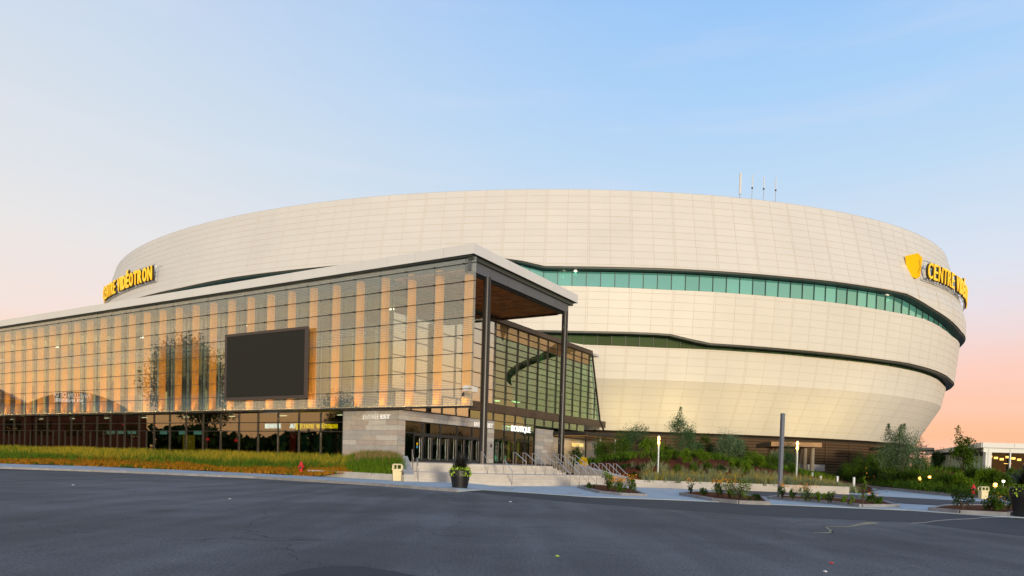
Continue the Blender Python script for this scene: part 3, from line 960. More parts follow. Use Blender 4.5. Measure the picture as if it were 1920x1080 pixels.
# inner glazing, floors, rooms
for k in range(2, 35):
    t = T0+BAY*k
    if t < TW+.1: continue
    lbox('inner_pane', t+BAY/2-.02, 2.0, 11.2, BAY-.06, .03, 10.4, G['inner'])
    lbox('inner_mullion', t-.02, 1.98, 11.2, .06, .12, 10.4, M['frame'])
for z in (8.6, 12.4): lbox('inner_rail', (TW+LEN)/2, 1.98, z, LEN-TW, .1, .06, M['frame'])
lbox('inner_pane', TW+.7, 2.0, 11.2, 1.2, .03, 10.4, G['inner'])
lbox('upper_floor', (TW+LEN)/2, 9.3, 5.92, LEN-TW-.2, 15.4, .25, M['infloor'])
lbox('upper_floor', 4.3, .85, 5.80, 8.4, .5, .06, M['frame'])
lbox('upper_floor', (TW+LEN)/2, 1.25, 5.80, LEN-TW, .9, .12, M['frame'])
lbox('upper_floor', (TW+28+LEN)/2, 11.5, 10.5, LEN-TW-28, 9, .3, M['infloor'])
lbox('lobby_ceiling', (TW+LEN)/2, 9.2, 16.5, LEN-TW-.2, 14.6, .12, M['grey'])
lbox('lobby_wall', (TW+LEN)/2, 12.0, 10.9, LEN-TW-.4, .3, 10.0, M['inwall'])
rr = random.Random(11)
for k in range(3, 34):
    t = T0+BAY*k
    for q in (0.9, 1.9):
        if rr.random() < .85:
            h = rr.choice([5.2, 6.4, 7.4]); lbox('blind', t+q, 5.5, 13.6-h/2, .62, .05, h, M['inpanel'])
for k in range(16, 34, 1):
    if rr.random() < .7: lbox('window_strip', T0+BAY*k+1.6, 11.7, rr.choice([8.0, 8.3]), .7, .1, rr.choice([2.6, 3.2]), mat('warm_lit', (.6, .5, .2), .6, emit=(1.0, .78, .28), es=.75))
for t in range(16, 100, 21):
    for w in (9.0,): lbox('ceiling_lamp', t, w, 16.38, 1.0, .18, .08, M['lampw'])
for t in (20, 45, 70, 92):
    a = bpy.data.lights.new('lobby_light', 'AREA'); a.energy = 350+21*(t-20); a.color = (1, .72, .36); a.shape = 'RECTANGLE'; a.size = 18; a.size_y = 4
    o = bpy.data.objects.new('lobby_light', a); link(o, pav, Matrix.Translation(Vector(LP(t, 6.5, 16.3))) @ Matrix.Rotation(ANG_U, 4, 'Z'))
# link block behind the entrance wall up to the arena
lbox('rear_roof', TW+6, 30, 16.2, 11.6, 26, .3, M['roofm'])

# ground floor of the long side: stone corner, then dark glazing
GW = 1.6                                                # plane of the ground floor behind the screen
def stone_wall(t0, t1, z0, z1, along='u', fixed=GW, rowh=.437, seed=1, minw=1.0, maxw=2.6, holes=()):
    r = random.Random(seed); z = z0; row = 0
    while z < z1-.05:
        zz = min(z1, z+rowh)
        a = t0
        while a < t1-.02:
            L = r.uniform(minw, maxw); b = min(t1, a+L)
            if t1-b < .35: b = t1
            dpt = .10+r.choice([0, 0, .006, .012])
            d = (round(b-a-.014, 3), round(dpt, 3), round(zz-z-.014, 3))
            m_ = STONES[r.choices([0, 1, 2, 3], [4, 4, 2, 2])[0]]
            c = LP((a+b)/2, fixed, (z+zz)/2) if along == 'u' else LP(fixed, (a+b)/2, (z+zz)/2)
            boxo('stone_tile', c, d, ANG_U if along == 'u' else ANG_V, m_, pav)
            a = b
        z = zz; row += 1
TS1 = TW+6.45
stone_wall(TW+.1, TS1, FL, 5.72, 'u', GW, seed=2)
lbox('stone_backing', (TW+TS1)/2+.1, GW+.35, 3.56, TS1-TW-.3, .5, 4.3, STONES[1])
# ground-floor glazing
for k in range(32):
    ta = TS1+.05+BAY*k; tb = ta+BAY
    if ta > 100: break
    for z0, z1, nm in ((FL+.1, 3.9, 0), (3.9, 4.75, 1), (4.75, 5.72, 2)):
        lbox('window_pane', (ta+tb)/2, GW+.1, (z0+z1)/2, BAY-.05, .03, round(z1-z0-.05, 3), G['ground'])
    lbox('mullion', ta, GW+.06, 3.55, .07, .16, 4.3, M['frame'])
    if k > 9: lbox('mullion', ta+BAY/2, GW+.06, 2.65, .05, .12, 2.5, M['frame'])
for z in (3.9, 4.75): lbox('transom', (TS1+100)/2, GW+.05, z, 100-TS1, .14, .07, M['frame'])
lbox('floor', (TW+LEN)/2, 9, FL-.7, LEN-TW, 15, 1.4, M['infloor'])
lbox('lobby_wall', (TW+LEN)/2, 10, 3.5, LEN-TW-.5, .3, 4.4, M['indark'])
for k in range(9):
    lbox('door_leaf', TS1+1.0+k*1.7, 7.5, 2.6, .9, .06, 2.4, M['teal_in'])
for t, z, cmat, sx, sz_ in ((26.9, 2.9, 'red', .9, 2.2), (41, 3.2, 'redlit', .5, .25), (36, 3.1, 'redlit', .5, .25), (58, 4.9, 'redlit', .3, .2), (51, 4.85, 'redlit', .3, .2)):
    lbox('lit_sign', t, 6.6, z, sx, .06, sz_, M[cmat])
lbox('poster', 44.2, 6.4, 2.7, 2.2, .06, 1.9, mat('poster_yellow', (.5, .32, .02), .6, emit=(1, .6, .05), es=.25))
for t in (47, 50, 54): lbox('lit_window', t, 9.5, 4.1, 1.5, .06, .5, mat('cool_lit', (.3, .5, .45), .6, emit=(.45, .9, .75), es=.6))
for t in (61, 63.5, 66): lbox('lit_window', t, 9.5, 4.1, 1.9, .06, .45, MATS['cool_lit'])
for t in range(18, 98, 8): lbox('ceiling_lamp', t, 4.5, 5.62, .9, .15, .06, M['lampw'])
DU = (-UX, -UY)                                         # reading direction on the long side
sg = thing('welcome_sign', 'lit white and yellow letters hanging inside the ground floor glazing', 'sign', LP(23, 5, 4.2))
text('letters', 'BIENVENUE', LP(29.3, 5.0)[:2], DU, 2.4, 4.35, 4.85, mat('welcome_white', (.8, .8, .8), .4, emit=(.9, .95, 1), es=3.2), sg, bold=.02)
text('letters', 'AU', LP(25.6, 5.0)[:2], DU, .75, 4.35, 4.85, mat('welcome_white', (.8, .8, .8), .4, emit=(.9, .95, 1), es=3.2), sg, bold=.02)
b = MB(); b.prism([(0, 0), (1, 0), (1, 1)], 0, 1)
c = LP(24.35, 5.0, 4.6)
b = MB(); b.box((c[0], c[1], 4.55), (.62, .12, .62), ANG_U, taper=1.25); b.build('emblem', mat('welcome_yellow', (.8, .5, 0), .4, emit=(1, .62, .0), es=3.0), sg)
text('letters', 'CENTRE', LP(23.85, 5.0)[:2], DU, 1.75, 4.35, 4.8, mat('welcome_yellow', (.8, .5, 0), .4, emit=(1, .62, .0), es=3.0), sg)
text('letters', 'VIDÉOTRON', LP(21.85, 5.0)[:2], DU, 2.9, 4.35, 4.9, mat('welcome_yellow', (.8, .5, 0), .4, emit=(1, .62, .0), es=3.0), sg, bold=.03)

# video display hung in front of the screen
vs = thing('video_display', 'large blank black video display hung on the glass screen', 'display', LP(23.5, 0.0, 6.8))
lbox('display_face', 23.48, -.06, 10.02, 10.75, .06, 5.85, M['black'], vs)
tb_ = mat('display_frame', (.06, .045, .038), .6)
for t, z, dt, dz in ((23.48, 13.1, 11.4, .26), (23.48, 6.93, 11.4, .3)):
    lbox('frame', t, .0, z, dt, .22, dz, tb_, vs)
for t in (17.93, 29.03): lbox('frame', t, .0, 10.02, .3, .22, 5.9, tb_, vs)
lbox('back_panel', 23.48, .2, 10.0, 11.0, .16, 6.1, M['dark'], vs)

# ---- entrance wall (faces right): stone portal with doors, boutique glazing, bronze bands, upper curtain wall
WW = lambda a, z=0.0, out=0.0: LP(TW-out, a, z)         # a along the wall, out towards the right
def wbox(name, a, z, da, dz, out, dep, mt, parent=pav, **tg):
    return boxo(name, WW(a, z, out), (da, dep, dz), ANG_V, mt, parent, **tg)
W0 = GW                                                 # wall starts at the stone corner (measured a = t + 1.6)
def wl(t): return t+W0
# stone around the door opening
def stone_v(a0, a1, z0, z1, seed, rowh=.437, **k): stone_wall(a0, a1, z0, z1, 'v', TW-.0, seed=seed, rowh=rowh, **k)
stone_v(wl(0)-.05, wl(.78), FL, 4.92, 3, minw=.9, maxw=1.2)
stone_v(wl(0)-.05, wl(15.0), 4.92, 5.75, 4, rowh=.415)
stone_v(wl(13.85), wl(15.0), FL, 4.92, 5, minw=1.3, maxw=1.4)
stone_v(wl(23.8), wl(28.2), FL, 5.5, 6)
DGREY = mat('door_frame', (.03, .034, .04), .4, metal=.3)
wbox('door_header', wl(7.3), 4.88, 13.0, .08, -.12, .12, DGREY)
wbox('door_transom', wl(7.3), 3.88, 13.0, .09, -.12, .14, DGREY)
NB = 5
bw = 13.0/NB
for k in range(NB+1): wbox('door_post', wl(.8+bw*k), 3.15, .08, 3.5, -.12, .16, DGREY)
for k in range(NB): wbox('window_pane', wl(.8+bw*(k+.5)), 4.37, bw-.1, .9, -.14, .03, G['door'])
for k in range(2*NB):
    a = wl(.8+1.3*(k+.5))
    if k == 0:
        wbox('window_pane', a, 2.6, 1.2, 2.4, -.14, .03, G['door']); continue
    dl = wbox('door', a, 2.62, 1.0, 2.0, -.14, .03, G['door'])
    def sub(nm, aa, z, da, dz, mt, out=-.12, dep=.06): return boxo(nm, WW(aa, z, out), (da, dep, dz), ANG_V, mt, dl)
    sub('stile', a-.56, 2.6, .12, 2.44, DGREY); sub('stile', a+.56, 2.6, .12, 2.44, DGREY)
    sub('rail', a, 1.53, 1.0, .28, DGREY); sub('rail', a, 3.74, 1.0, .16, DGREY)
    sub('handle', a+.42, 2.55, .05, 2.0, M['steel'], -.02, .05)
    if k == 1:
        boxo('sticker', WW(a-.1, 2.95, -.11), (.16, .01, .22), ANG_V, M['yellow'], dl)
        boxo('sticker', WW(a-.1, 2.68, -.11), (.16, .01, .2), ANG_V, mat('sticker_blue', (.05, .35, .75), .5), dl)
wbox('intercom', wl(14.45), 3.2, .22, .36, .08, .06, M['frame'])
# dark rooms behind
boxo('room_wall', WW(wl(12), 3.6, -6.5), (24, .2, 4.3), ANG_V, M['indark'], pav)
boxo('room_wall', WW(wl(30), 9, -9.5), (28, .2, 15), ANG_V, mat('room_wall', (.12, .17, .12), .8, var=.3, vscale=.3), pav)
boxo('room_floor', WW(wl(19), FL-.7, -4), (40, 7.7, 1.4), ANG_V, M['infloor'], pav)
boxo('room_ceiling', WW(wl(20), 6.9, -4.6), (38, 8.0, .3), ANG_V, M['infloor'], pav)
for a in (18, 22): boxo('ceiling_lamp', WW(wl(a), 5.6, -2.5), (.9, .12, .06), ANG_V, M['lampw'], pav)
# boutique front: grid of panes a 15..23.75
cols = [15.0, 17.2, 19.4, 21.6, 23.75]
for i in range(4):
    a0, a1 = wl(cols[i]), wl(cols[i+1])
    for z0, z1 in ((3.95, 4.9), (4.9, 5.8)):
        wbox('window_pane', (a0+a1)/2, (z0+z1)/2, a1-a0-.06, z1-z0-.06, -.1, .03, G['wall' if z0 > 4.5 else 'door'])
    if i == 0:
        for q in (0, 1):
            a = a0+1.1*q+.55
            dl = wbox('door', a, 2.65, .95, 2.2, -.12, .03, G['door'])
            for aa in (a-.52, a+.52): boxo('stile', WW(aa, 2.65, -.1), (.1, .06, 2.5), ANG_V, DGREY, dl)
            boxo('handle', WW(a+.35, 2.6, 0), (.05, .05, 2.0), ANG_V, M['steel'], dl)
    else:
        wbox('window_pane', (a0+a1)/2, 2.7, a1-a0-.06, 2.4, -.1, .03, G['door'])
for c in cols: wbox('mullion', wl(c), 3.6, .07, 4.4, -.06, .14, M['frame'])
for z in (3.95, 4.9, 5.8): wbox('transom', wl(19.4), z, 8.7, .07, -.05, .13, M['frame'])
for a in (19.6, 20.7, 21.8, 22.8): wbox('poster', wl(a), 2.9, .38, 2.0, -1.6, .05, MATS['poster_yellow'])
for a in (18.4, 20.2): wbox('display_lit', wl(a), 2.0, .5, .5, -1.8, .05, mat('teal_lit', (.1, .5, .4), .6, emit=(.1, .9, .6), es=.5))
# strip of panes under the bronze band, bronze band itself
for k in range(12):
    a0 = 10.6+2.2*k+(0 if k else 0)
    wbox('window_pane', wl(a0+1.1), 6.2, 2.14, .76, -.1, .03, G['wall'])
    wbox('mullion', wl(a0), 6.2, .07, .85, -.05, .13, M['frame'])
for k in range(15):
    wbox('bronze_panel', wl(10.55+2.2*(k+.5)), 7.07, 2.17, .88, .02, .12, M['brown'])
for k in range(5):
    wbox('window_pane', wl(-.6+2.24*(k+.5)), 6.58, 2.18, 1.6, -.1, .03, G['clear'])
for k in range(6): wbox('mullion', wl(-.6+2.24*k), 6.58, .07, 1.65, -.05, .13, M['frame'])
wbox('transom', wl(5), 5.82, 11.3, .10, -.02, .16, M['frame'])
# upper wall, smooth part then finned part
smooth = [-.9, 2.1, 5.1, 8.0, 10.9, 12.6, 13.75, 14.95]
for i in range(len(smooth)-1):
    a0, a1 = wl(smooth[i]), wl(smooth[i+1])
    for r in range(6 if i > 3 else 6):
        z0, z1 = 7.52+1.43*r, 7.52+1.43*(r+1)
        wbox('window_pane', (a0+a1)/2, (z0+z1)/2, round(a1-a0-.06, 3), 1.37, -.1, .03, G['clear'])
    wbox('mullion', a1, 11.8, .08, 8.7, -.05, .14, M['frame'])
for r in range(7): wbox('transom', wl(7.0), 7.5+1.43*r, 15.9, .06, -.05, .12, M['frame'])
fin = [14.95+2.29*k for k in range(11)]
topr = 12
for i in range(10):
    a0, a1 = wl(fin[i]), wl(fin[i+1])
    for r in range(12):
        z0, z1 = 7.52+.70*r, 7.52+.70*(r+1)
        top2 = r >= 10
        wbox('spandrel' if top2 else 'window_pane', (a0+a1)/2, (z0+z1)/2, round(a1-a0-.05, 3), .65, -.1, .03,
             glass('glass_spandrel', (.2, .15, .1), .22, .7, gcol=(1, .8, .5), body=(.16, .10, .05), bodyf=.95) if top2 and 'glass_spandrel' not in MATS else (MATS['glass_spandrel'] if top2 else G['wall']))
for i in range(11): wbox('mullion', wl(fin[i]), 11.75, .06, 8.5, -.03, .14, M['frame'])
for r in range(13): wbox('fin', wl(26.5), 7.5+.70*r, 23.4, .04, .0, .10, M['frame'])
wbox('coping', wl(26.0), 16.2, 24.6, .5, .05, .3, M['brown'])
for a, z_, o_ in ((13.5, 8.2, -2.5), (15.0, 8.1, -3.2), (16.6, 8.3, -2.2), (17.9, 8.0, -3.5), (19.6, 8.3, -2.6), (22.4, 8.5, -2.0), (24.6, 8.6, -3.0), (30.0, 12.2, -3)):
    boxo('ceiling_lamp', WW(wl(a), z_, o_), (.5, .5, .07), ANG_V, M['lampw'], pav)
for a in (27.5, 31.0, 34.2): boxo('interior_column', WW(wl(a), 11.5, -1.6), (.5, .5, 9.0), ANG_V, mat('pale_column', (.5, .6, .48), .6), pav)
# last leaning bay against the arena bowl
b = MB()
for (za, zb_, ea, eb) in [(7.52, 15.9, 41.6, 38.4)]:
    P0, P1, P2, P3 = WW(wl(37.85), za, -.1), WW(wl(ea), za, -.1), WW(wl(eb), zb_, -.1), WW(wl(37.85), zb_, -.1)
    b.quad(P0, P1, P2, P3)
b.build('leaning_pane', G['wall'], pav)
b = MB()
b.tube([WW(wl(42.9), 6.35, .05), WW(wl(41.6), 7.5, .05), WW(wl(38.3), 16.4, .05)], .14, 6); b.build('edge_trim', M['frame'], pav)
for r in range(12):
    z = 7.5+.70*r; e = 41.6-(z-7.5)*.385
    wbox('fin', wl((37.85+e)/2), z, e-37.85, .045, .02, .16, M['frame'])
wbox('mullion', wl(39.9), 9.6, .07, 4.0, -.05, .14, M['frame'])
wbox('bronze_panel', wl(42.7), 6.9, 1.6, .5, .02, .12, M['brown'])
text('lettering', 'ENTRÉE', LP(TW+4.0, GW-.13)[:2], DU, 1.85, 4.98, 5.48, M['alu'], None, depth=.03, label='thin grey letters reading ENTRÉE on the stone corner facing the lot', cat='lettering')
text('lettering', 'EST', LP(TW+1.98, GW-.13)[:2], DU, 1.1, 4.98, 5.36, M['white_sign'], None, bold=.02, label='bold white letters reading EST on the stone corner facing the lot', cat='lettering')
DV = (VX, VY)
text('lettering', 'ENTRÉE', WW(wl(11.2), 0, .14)[:2], DV, 1.9, 5.0, 5.55, M['white_sign'], None, label='white letters reading ENTRÉE above the doors, half behind the round column', cat='lettering')
text('lettering', 'EST', WW(wl(13.4), 0, .14)[:2], DV, 1.2, 5.0, 5.45, M['white_sign'], None, bold=.02, label='bold white letters reading EST at the end of the stone lintel above the doors', cat='lettering')
text('lettering', 'BOUTIQUE', WW(wl(17.8), 0, .45)[:2], DV, 4.1, 4.75, 5.5, M['white_lit'], None, bold=.012, label='bright white letters reading BOUTIQUE on the glazing beside the doors', cat='lettering')
text('lettering', 'BILLETTERIE', WW(wl(33.0), 0, .2)[:2], DV, 3.4, 3.75, 4.2, mat('gilt_letters', (.8, .7, .35), .4, emit=(1, .8, .3), es=.35), None, label='small gilt letters on the stone wall under the dark canopy', cat='lettering')
stone_v(wl(28.3), wl(41), FL-1, 4.7, 8, rowh=.6, minw=2, maxw=4)
# hanging bracket with a dark loudspeaker between screen and column
sp = thing('loudspeaker', 'black loudspeaker hanging under a small grey duct beside the round column', 'loudspeaker', LP(.6, 1.2, 6.4))
boxo('duct', LP(.75, 1.1, 7.25), (.5, 1.35, .42), ANG_U, M['fascia'], sp)
b = MB(); c = LP(.75, .75, 6.72); b.tube([(c[0]-.42, c[1], c[2]+.1), (c[0]-.1, c[1], c[2]), (c[0]+.2, c[1], c[2]-.02)], [.2, .24, .16], 12); b.build('horn', M['pot'], sp)

# low dark canopy by the side doors
can = thing('entrance_canopy', 'flat dark canopy with a wooden underside beside the stone wall', 'canopy', WW(wl(33), FL, 2))
ca0, ca1, co_ = wl(28.0), wl(39.0), 4.2
boxo('roof', WW((ca0+ca1)/2, 5.15, co_/2+.1), (ca1-ca0, co_, .42), ANG_V, M['dark'], can)
boxo('soffit', WW((ca0+ca1)/2, 4.90, co_/2+.1), (ca1-ca0-.3, co_-.3, .06), ANG_V, mat('soffit_wood_pale', (.42, .22, .07), .5, var=.2, vscale=2), can)
for a in (29.3, 33.5, 38.2): 
    p = WW(wl(a), FL-.6, co_-.4); MB().tube([p, (p[0], p[1], 4.9)], .09, 10).build('column', M['dark'] if a < 30 else M['galv'], can)
a = bpy.data.lights.new('canopy_light', 'AREA'); a.energy = 120; a.color = (1, .7, .3); a.size = 6; a.shape = 'RECTANGLE'; a.size_y = 1.5
o = bpy.data.objects.new('canopy_light', a); link(o, can, Matrix.Translation(Vector(WW(wl(33), 4.85, 1.6))) @ Matrix.Rotation(ANG_V, 4, 'Z'))

# ------------------------------------------------------------------ terrace and steps
TZ = 1.35
ed = Vector((7.2, 6.1)).normalized(); en = Vector((-ed.y, ed.x))
C0 = Vector((0.0, 45.4))
def step_line(d):
    """front edge of a step lying d metres behind the lowest riser"""
    # left run along X at Y = 45.35 + d, right run offset by d
    yl = 45.35+d
    p = C0+en*d
    k = (yl-p.y)/ed.y
    cor = p+ed*k
    end = p+ed*(9.9-0.42*d)
    return [(-6.35-.25*(yl-45.3), yl), (cor.x, cor.y), (end.x, end.y)]
ds = [0, .33, .66, .99, 3.6, 3.93, 4.26, 4.59]
zs_ = [.30, .45, .60, .75, .90, 1.05, 1.20, 1.35]
for i, (d, z) in enumerate(zip(ds, zs_)):
    a = step_line(d)
    dn_ = ds[i+1] if i+1 < len(ds) else 9.0
    b_ = step_line(dn_+.02)
    mb = MB()
    zl = z-.15-(.16 if i == 0 else 0)
    mb.prism([a[0], a[1], b_[1], b_[0]], zl, z).prism([a[1], a[2], b_[2], b_[1]], zl, z)
    o = mb.build('step', M['step'], kind='structure')
a = step_line(8.9)
mb = MB()
tp = [a[0], a[1], a[2], WW(wl(30), 0, .3)[:2], WW(wl(-.3), 0, .3)[:2], LP(TW+.2, .9)[:2]]
mb.quad(*[(p[0], p[1], TZ-.004) for p in tp]); mb.build('terrace', M['step'], kind='structure')
# sloping cheek walls
def slopewall(name, p, q, wdt, zp, zq, z0, label=None):
    d = (Vector(q)-Vector(p)).normalized(); nn = Vector((-d.y, d.x))*wdt/2
    pts = [Vector(p)+nn, Vector(p)-nn, Vector(q)-nn, Vector(q)+nn]
    mb = MB().prism([tuple(v) for v in pts], z0, [zp, zp, zq, zq])
    return mb.build(name, M['wallc'], label=label, cat='wall')
slopewall('low_wall', (-6.62, 45.15), (-8.05, 51.6), .66, .60, 1.80, .14, 'pale sloping concrete cheek wall at the left edge of the steps')
slopewall('low_wall', (9.0, 50.9), (5.3, 58.0), .5, .55, 1.55, .03, 'grey sloping concrete cheek wall at the right edge of the steps')
def lowwall(name, pts, wdt, zt, z0, label):
    mb = MB()
    for i in range(len(pts)-1):
        p, q = Vector(pts[i][:2]), Vector(pts[i+1][:2]); d = (q-p).normalized(); nn = Vector((-d.y, d.x))*wdt/2
        mb.prism([tuple(p+nn), tuple(p-nn), tuple(q-nn), tuple(q+nn)], z0, zt)
    return mb.build(name, M['wallc'], label=label, cat='wall')
lowwall('low_wall', [(-15.3, 53.0), (-6.98, 45.6)], .3, .57, .14, 'low pale concrete planter wall behind the left litter bin')
lowwall('low_wall', [(8.9, 50.9), (22.9, 47.8)], .4, .56, .03, 'long low pale concrete wall along the foot of the mulch mound')

# handrails
def handrail(top, bot, zt, zb_, label, group='handrails on the entrance steps'):
    root = thing('handrail', label, 'handrail', (top[0], top[1], zt), group)
    T, B_ = Vector((*top, zt)), Vector((*bot, zb_))
    d = (B_-T); dh = Vector((d.x, d.y, 0)).normalized()
    up_ = Vector((0, 0, .92))
    MB().tube([T, T+up_], .024, 6).build('post', M['steel'], root)
    MB().tube([T+dh*.3, T+dh*.3+up_-Vector((0, 0, .1))], .018, 6).build('post', M['steel'], root)
    MB().tube([B_, B_+up_], .024, 6).build('post', M['steel'], root)
    MB().tube([T+up_-dh*.05, T+up_+dh*.25, B_+up_-dh*.1, B_+up_, B_+up_-Vector((0, 0, .05))], .026, 6).build('rail', M['steel'], root)
def line_at_px(px, d):
    """point of the right-hand step line with offset d that shows at this picture column"""
    p = C0+en*d; best = None
    r = ray(px, 880)
    A2 = np.array([[r[0], -ed.x], [r[1], -ed.y]]); k, t = np.linalg.solve(A2, np.array([p.x, p.y]))
    return p+ed*t
ordn = ['first', 'second', 'third', 'fourth', 'fifth', 'sixth', 'seventh', 'eighth']
for i, px in enumerate([961.7, 980, 997.5, 1014.7, 1031, 1046, 1060, 1073]):
    T = line_at_px(px, 4.75); B_ = T-en*1.35+ed*.1
    handrail(T, B_, 1.35, .75, 'thin steel handrail of the upper flight, %s from the left in its row of eight' % ordn[i])
for i, px in enumerate([1043, 1061, 1077.5, 1093, 1108, 1123, 1137, 1150]):
    T = line_at_px(px, 1.2); B_ = T-en*1.3+ed*.1
    handrail(T, B_, .75, .04, 'thin steel handrail of the lower flight, %s from the left in its row of eight' % ordn[i])
handrail((-2.25, 50.1), (-1.7, 48.7), 1.35, .75, 'steel handrail on the upper steps beside the front round column')
handrail((-.6, 46.6), (.0, 45.2), .75, .1, 'steel handrail on the lower steps in front of the boutique')
handrail((-7.2, 50.3), (-6.9, 48.8), 1.35, .75, 'steel handrail at the top of the left cheek wall')
handrail((-6.35, 46.7), (-6.05, 45.3), .75, .15, 'steel handrail beside the foot of the left cheek wall')

# ------------------------------------------------------------------ planting
def foliage_mats(nm, c1, c2): return mat('leaf_'+nm, c1, 0.75, col2=c2, vscale=3.5, objvar=0.12, spec=.08)
LEAF = dict(
    green=foliage_mats('green', (0.020, 0.050, 0.004), (0.075, 0.14, 0.010)),
    bright=foliage_mats('bright', (0.035, 0.080, 0.004), (0.13, 0.22, 0.012)),
    dark=foliage_mats('dark', (0.008, 0.022, 0.004), (0.032, 0.070, 0.010)),
    silver=foliage_mats('silver', (0.035, 0.065, 0.030), (0.14, 0.22, 0.11)),
    blue=foliage_mats('blue', (0.018, 0.045, 0.018), (0.075, 0.15, 0.06)),
    yellow=foliage_mats('yellow', (0.50, 0.30, 0.01), (0.80, 0.60, 0.03)),
    orange=foliage_mats('orange', (0.55, 0.16, 0.01), (0.75, 0.35, 0.03)),
    straw=foliage_mats('straw', (0.22, 0.18, 0.015), (0.46, 0.34, 0.03)),
    rust=foliage_mats('rust', (0.14, 0.05, 0.006), (0.55, 0.25, 0.015)),
    grass=foliage_mats('grass', (0.020, 0.060, 0.006), (0.12, 0.20, 0.014)),
    plume=foliage_mats('plume', (0.22, 0.10, 0.05), (0.38, 0.24, 0.13)),
)
def leaves_obj(name, P, D, size, mt, parent, loc, aspect=.5, **tg):
    """P points, D long axes of the leaves (n,3); one small quad per leaf"""
    n = len(P)
    D = D/np.linalg.norm(D, axis=1)[:, None]
    Rn = rng.normal(size=(n, 3)); W = np.cross(D, Rn); W /= np.linalg.norm(W, axis=1)[:, None]+1e-9
    s = (size*(0.6+0.8*rng.random(n)))[:, None]
    A1 = P-D*s*.5; A2 = P+W*s*aspect*.5; A3 = P+D*s*.5; A4 = P-W*s*aspect*.5
    V = np.stack([A1, A2, A3, A4], 1).reshape(-1, 3)-np.array(loc)
    me = bpy.data.meshes.new(name)
    me.vertices.add(4*n); me.vertices.foreach_set('co', V.ravel().astype(np.float32))
    me.loops.add(4*n); me.loops.foreach_set('vertex_index', np.arange(4*n, dtype=np.int32))
    me.polygons.add(n); me.polygons.foreach_set('loop_start', np.arange(0, 4*n, 4, dtype=np.int32))
    me.materials.append(mt); me.update(calc_edges=True); me.validate()
    o = bpy.data.objects.new(name, me)
    link(o, parent, Matrix.Translation(Vector(loc))); tag(o, **tg)
    return o
def crown_points(c, rx, rz, n, clumps=14, flat=1.0, upright=0.0, hole=.35):
    """leaf positions in uneven clumps filling an egg-shaped crown"""
    k = clumps
    dirs = rng.normal(size=(k, 3)); dirs /= np.linalg.norm(dirs, axis=1)[:, None]
    rad = (hole+(1-hole)*rng.random(k)**.6)[:, None]
    cc = dirs*rad*np.array([rx, rx*.9, rz])*.80
    cr = (.20+.22*rng.random(k))*min(rx, rz)*1.15
    idx = rng.integers(0, k, n)
    off = rng.normal(size=(n, 3)); off /= np.linalg.norm(off, axis=1)[:, None]
    off *= (rng.random(n)**.45)[:, None]
    P = cc[idx]+off*cr[idx][:, None]*np.array([1, 1, 1+upright])
    D = off+rng.normal(size=(n, 3))*.7+np.array([0, 0, upright])
    return P+np.array(c), D
def shrub(name, label, base, h, wd, leaf, n=1400, size=.11, group=None, upright=0.4, clumps=14, stems=4, cat='shrub', trunk=0.0, leaders=0):
    root = thing(name, label, cat, base, group)
    if h > 1.6: wd *= 1.22
    rz = (h-trunk)/2; c = (base[0], base[1], base[2]+trunk+rz)
    n = int(n*2.1)
    P, D = crown_points(c, wd/2, rz, n, int(clumps*1.5), upright=upright)
    if leaders:
        ex = []
        for q in range(leaders):
            x0 = c[0]+rng.uniform(-.3, .3)*wd; y0 = c[1]+rng.uniform(-.3, .3)*wd; z0 = c[2]+rz*.5; L = rz*rng.uniform(.7, 1.0)
            k = int(n*.06); t = rng.random(k); sp_ = .26*(1-t)+.05; lx = rng.uniform(-.4, .4); ex.append(np.stack([x0+rng.normal(size=k)*sp_+t*lx, y0+rng.normal(size=k)*sp_, z0+t*L], 1))
        ex = np.concatenate(ex); P = np.r_[P, ex]; D = np.r_[D, rng.normal(size=ex.shape)]
    leaves_obj('foliage', P, D, size, LEAF[leaf] if isinstance(leaf, str) else leaf, root, c)
    sm = MB()
    if trunk:
        sm.tube([base, (base[0]+.04, base[1], base[2]+trunk*.9), (c[0], c[1], c[2]+rz*.4)], [h*.016+.01, h*.012+.008, .012], 7)
    for q in range(stems):
        a_ = rng.uniform(0, 6.28); e = (c[0]+math.cos(a_)*wd*.32, c[1]+math.sin(a_)*wd*.32, c[2]+rz*rng.uniform(0, .5))
        s0 = (base[0], base[1], base[2]+trunk*.7); sm.tube([s0, ((s0[0]*1.4+e[0]*.6)/2, (s0[1]*1.4+e[1]*.6)/2, (s0[2]+e[2])/2), e], [.03, .022, .01], 5)
    sm.build('trunk' if trunk else 'stem', M['bark'], root)
    return root
def gridmesh(name, fn, xs, ys, mt, **tg):
    V = []; Fc = []
    for j, y in enumerate(ys):
        for i, x in enumerate(xs): V.append(fn(x, y))
    nx = len(xs)
    for j in range(len(ys)-1):
        for i in range(nx-1): Fc.append((j*nx+i, j*nx+i+1, (j+1)*nx+i+1, (j+1)*nx+i))
    me = pymesh(name, V, Fc, mt, smooth=True)
    o = bpy.data.objects.new(name, me); link(o); tag(o, **tg); return o
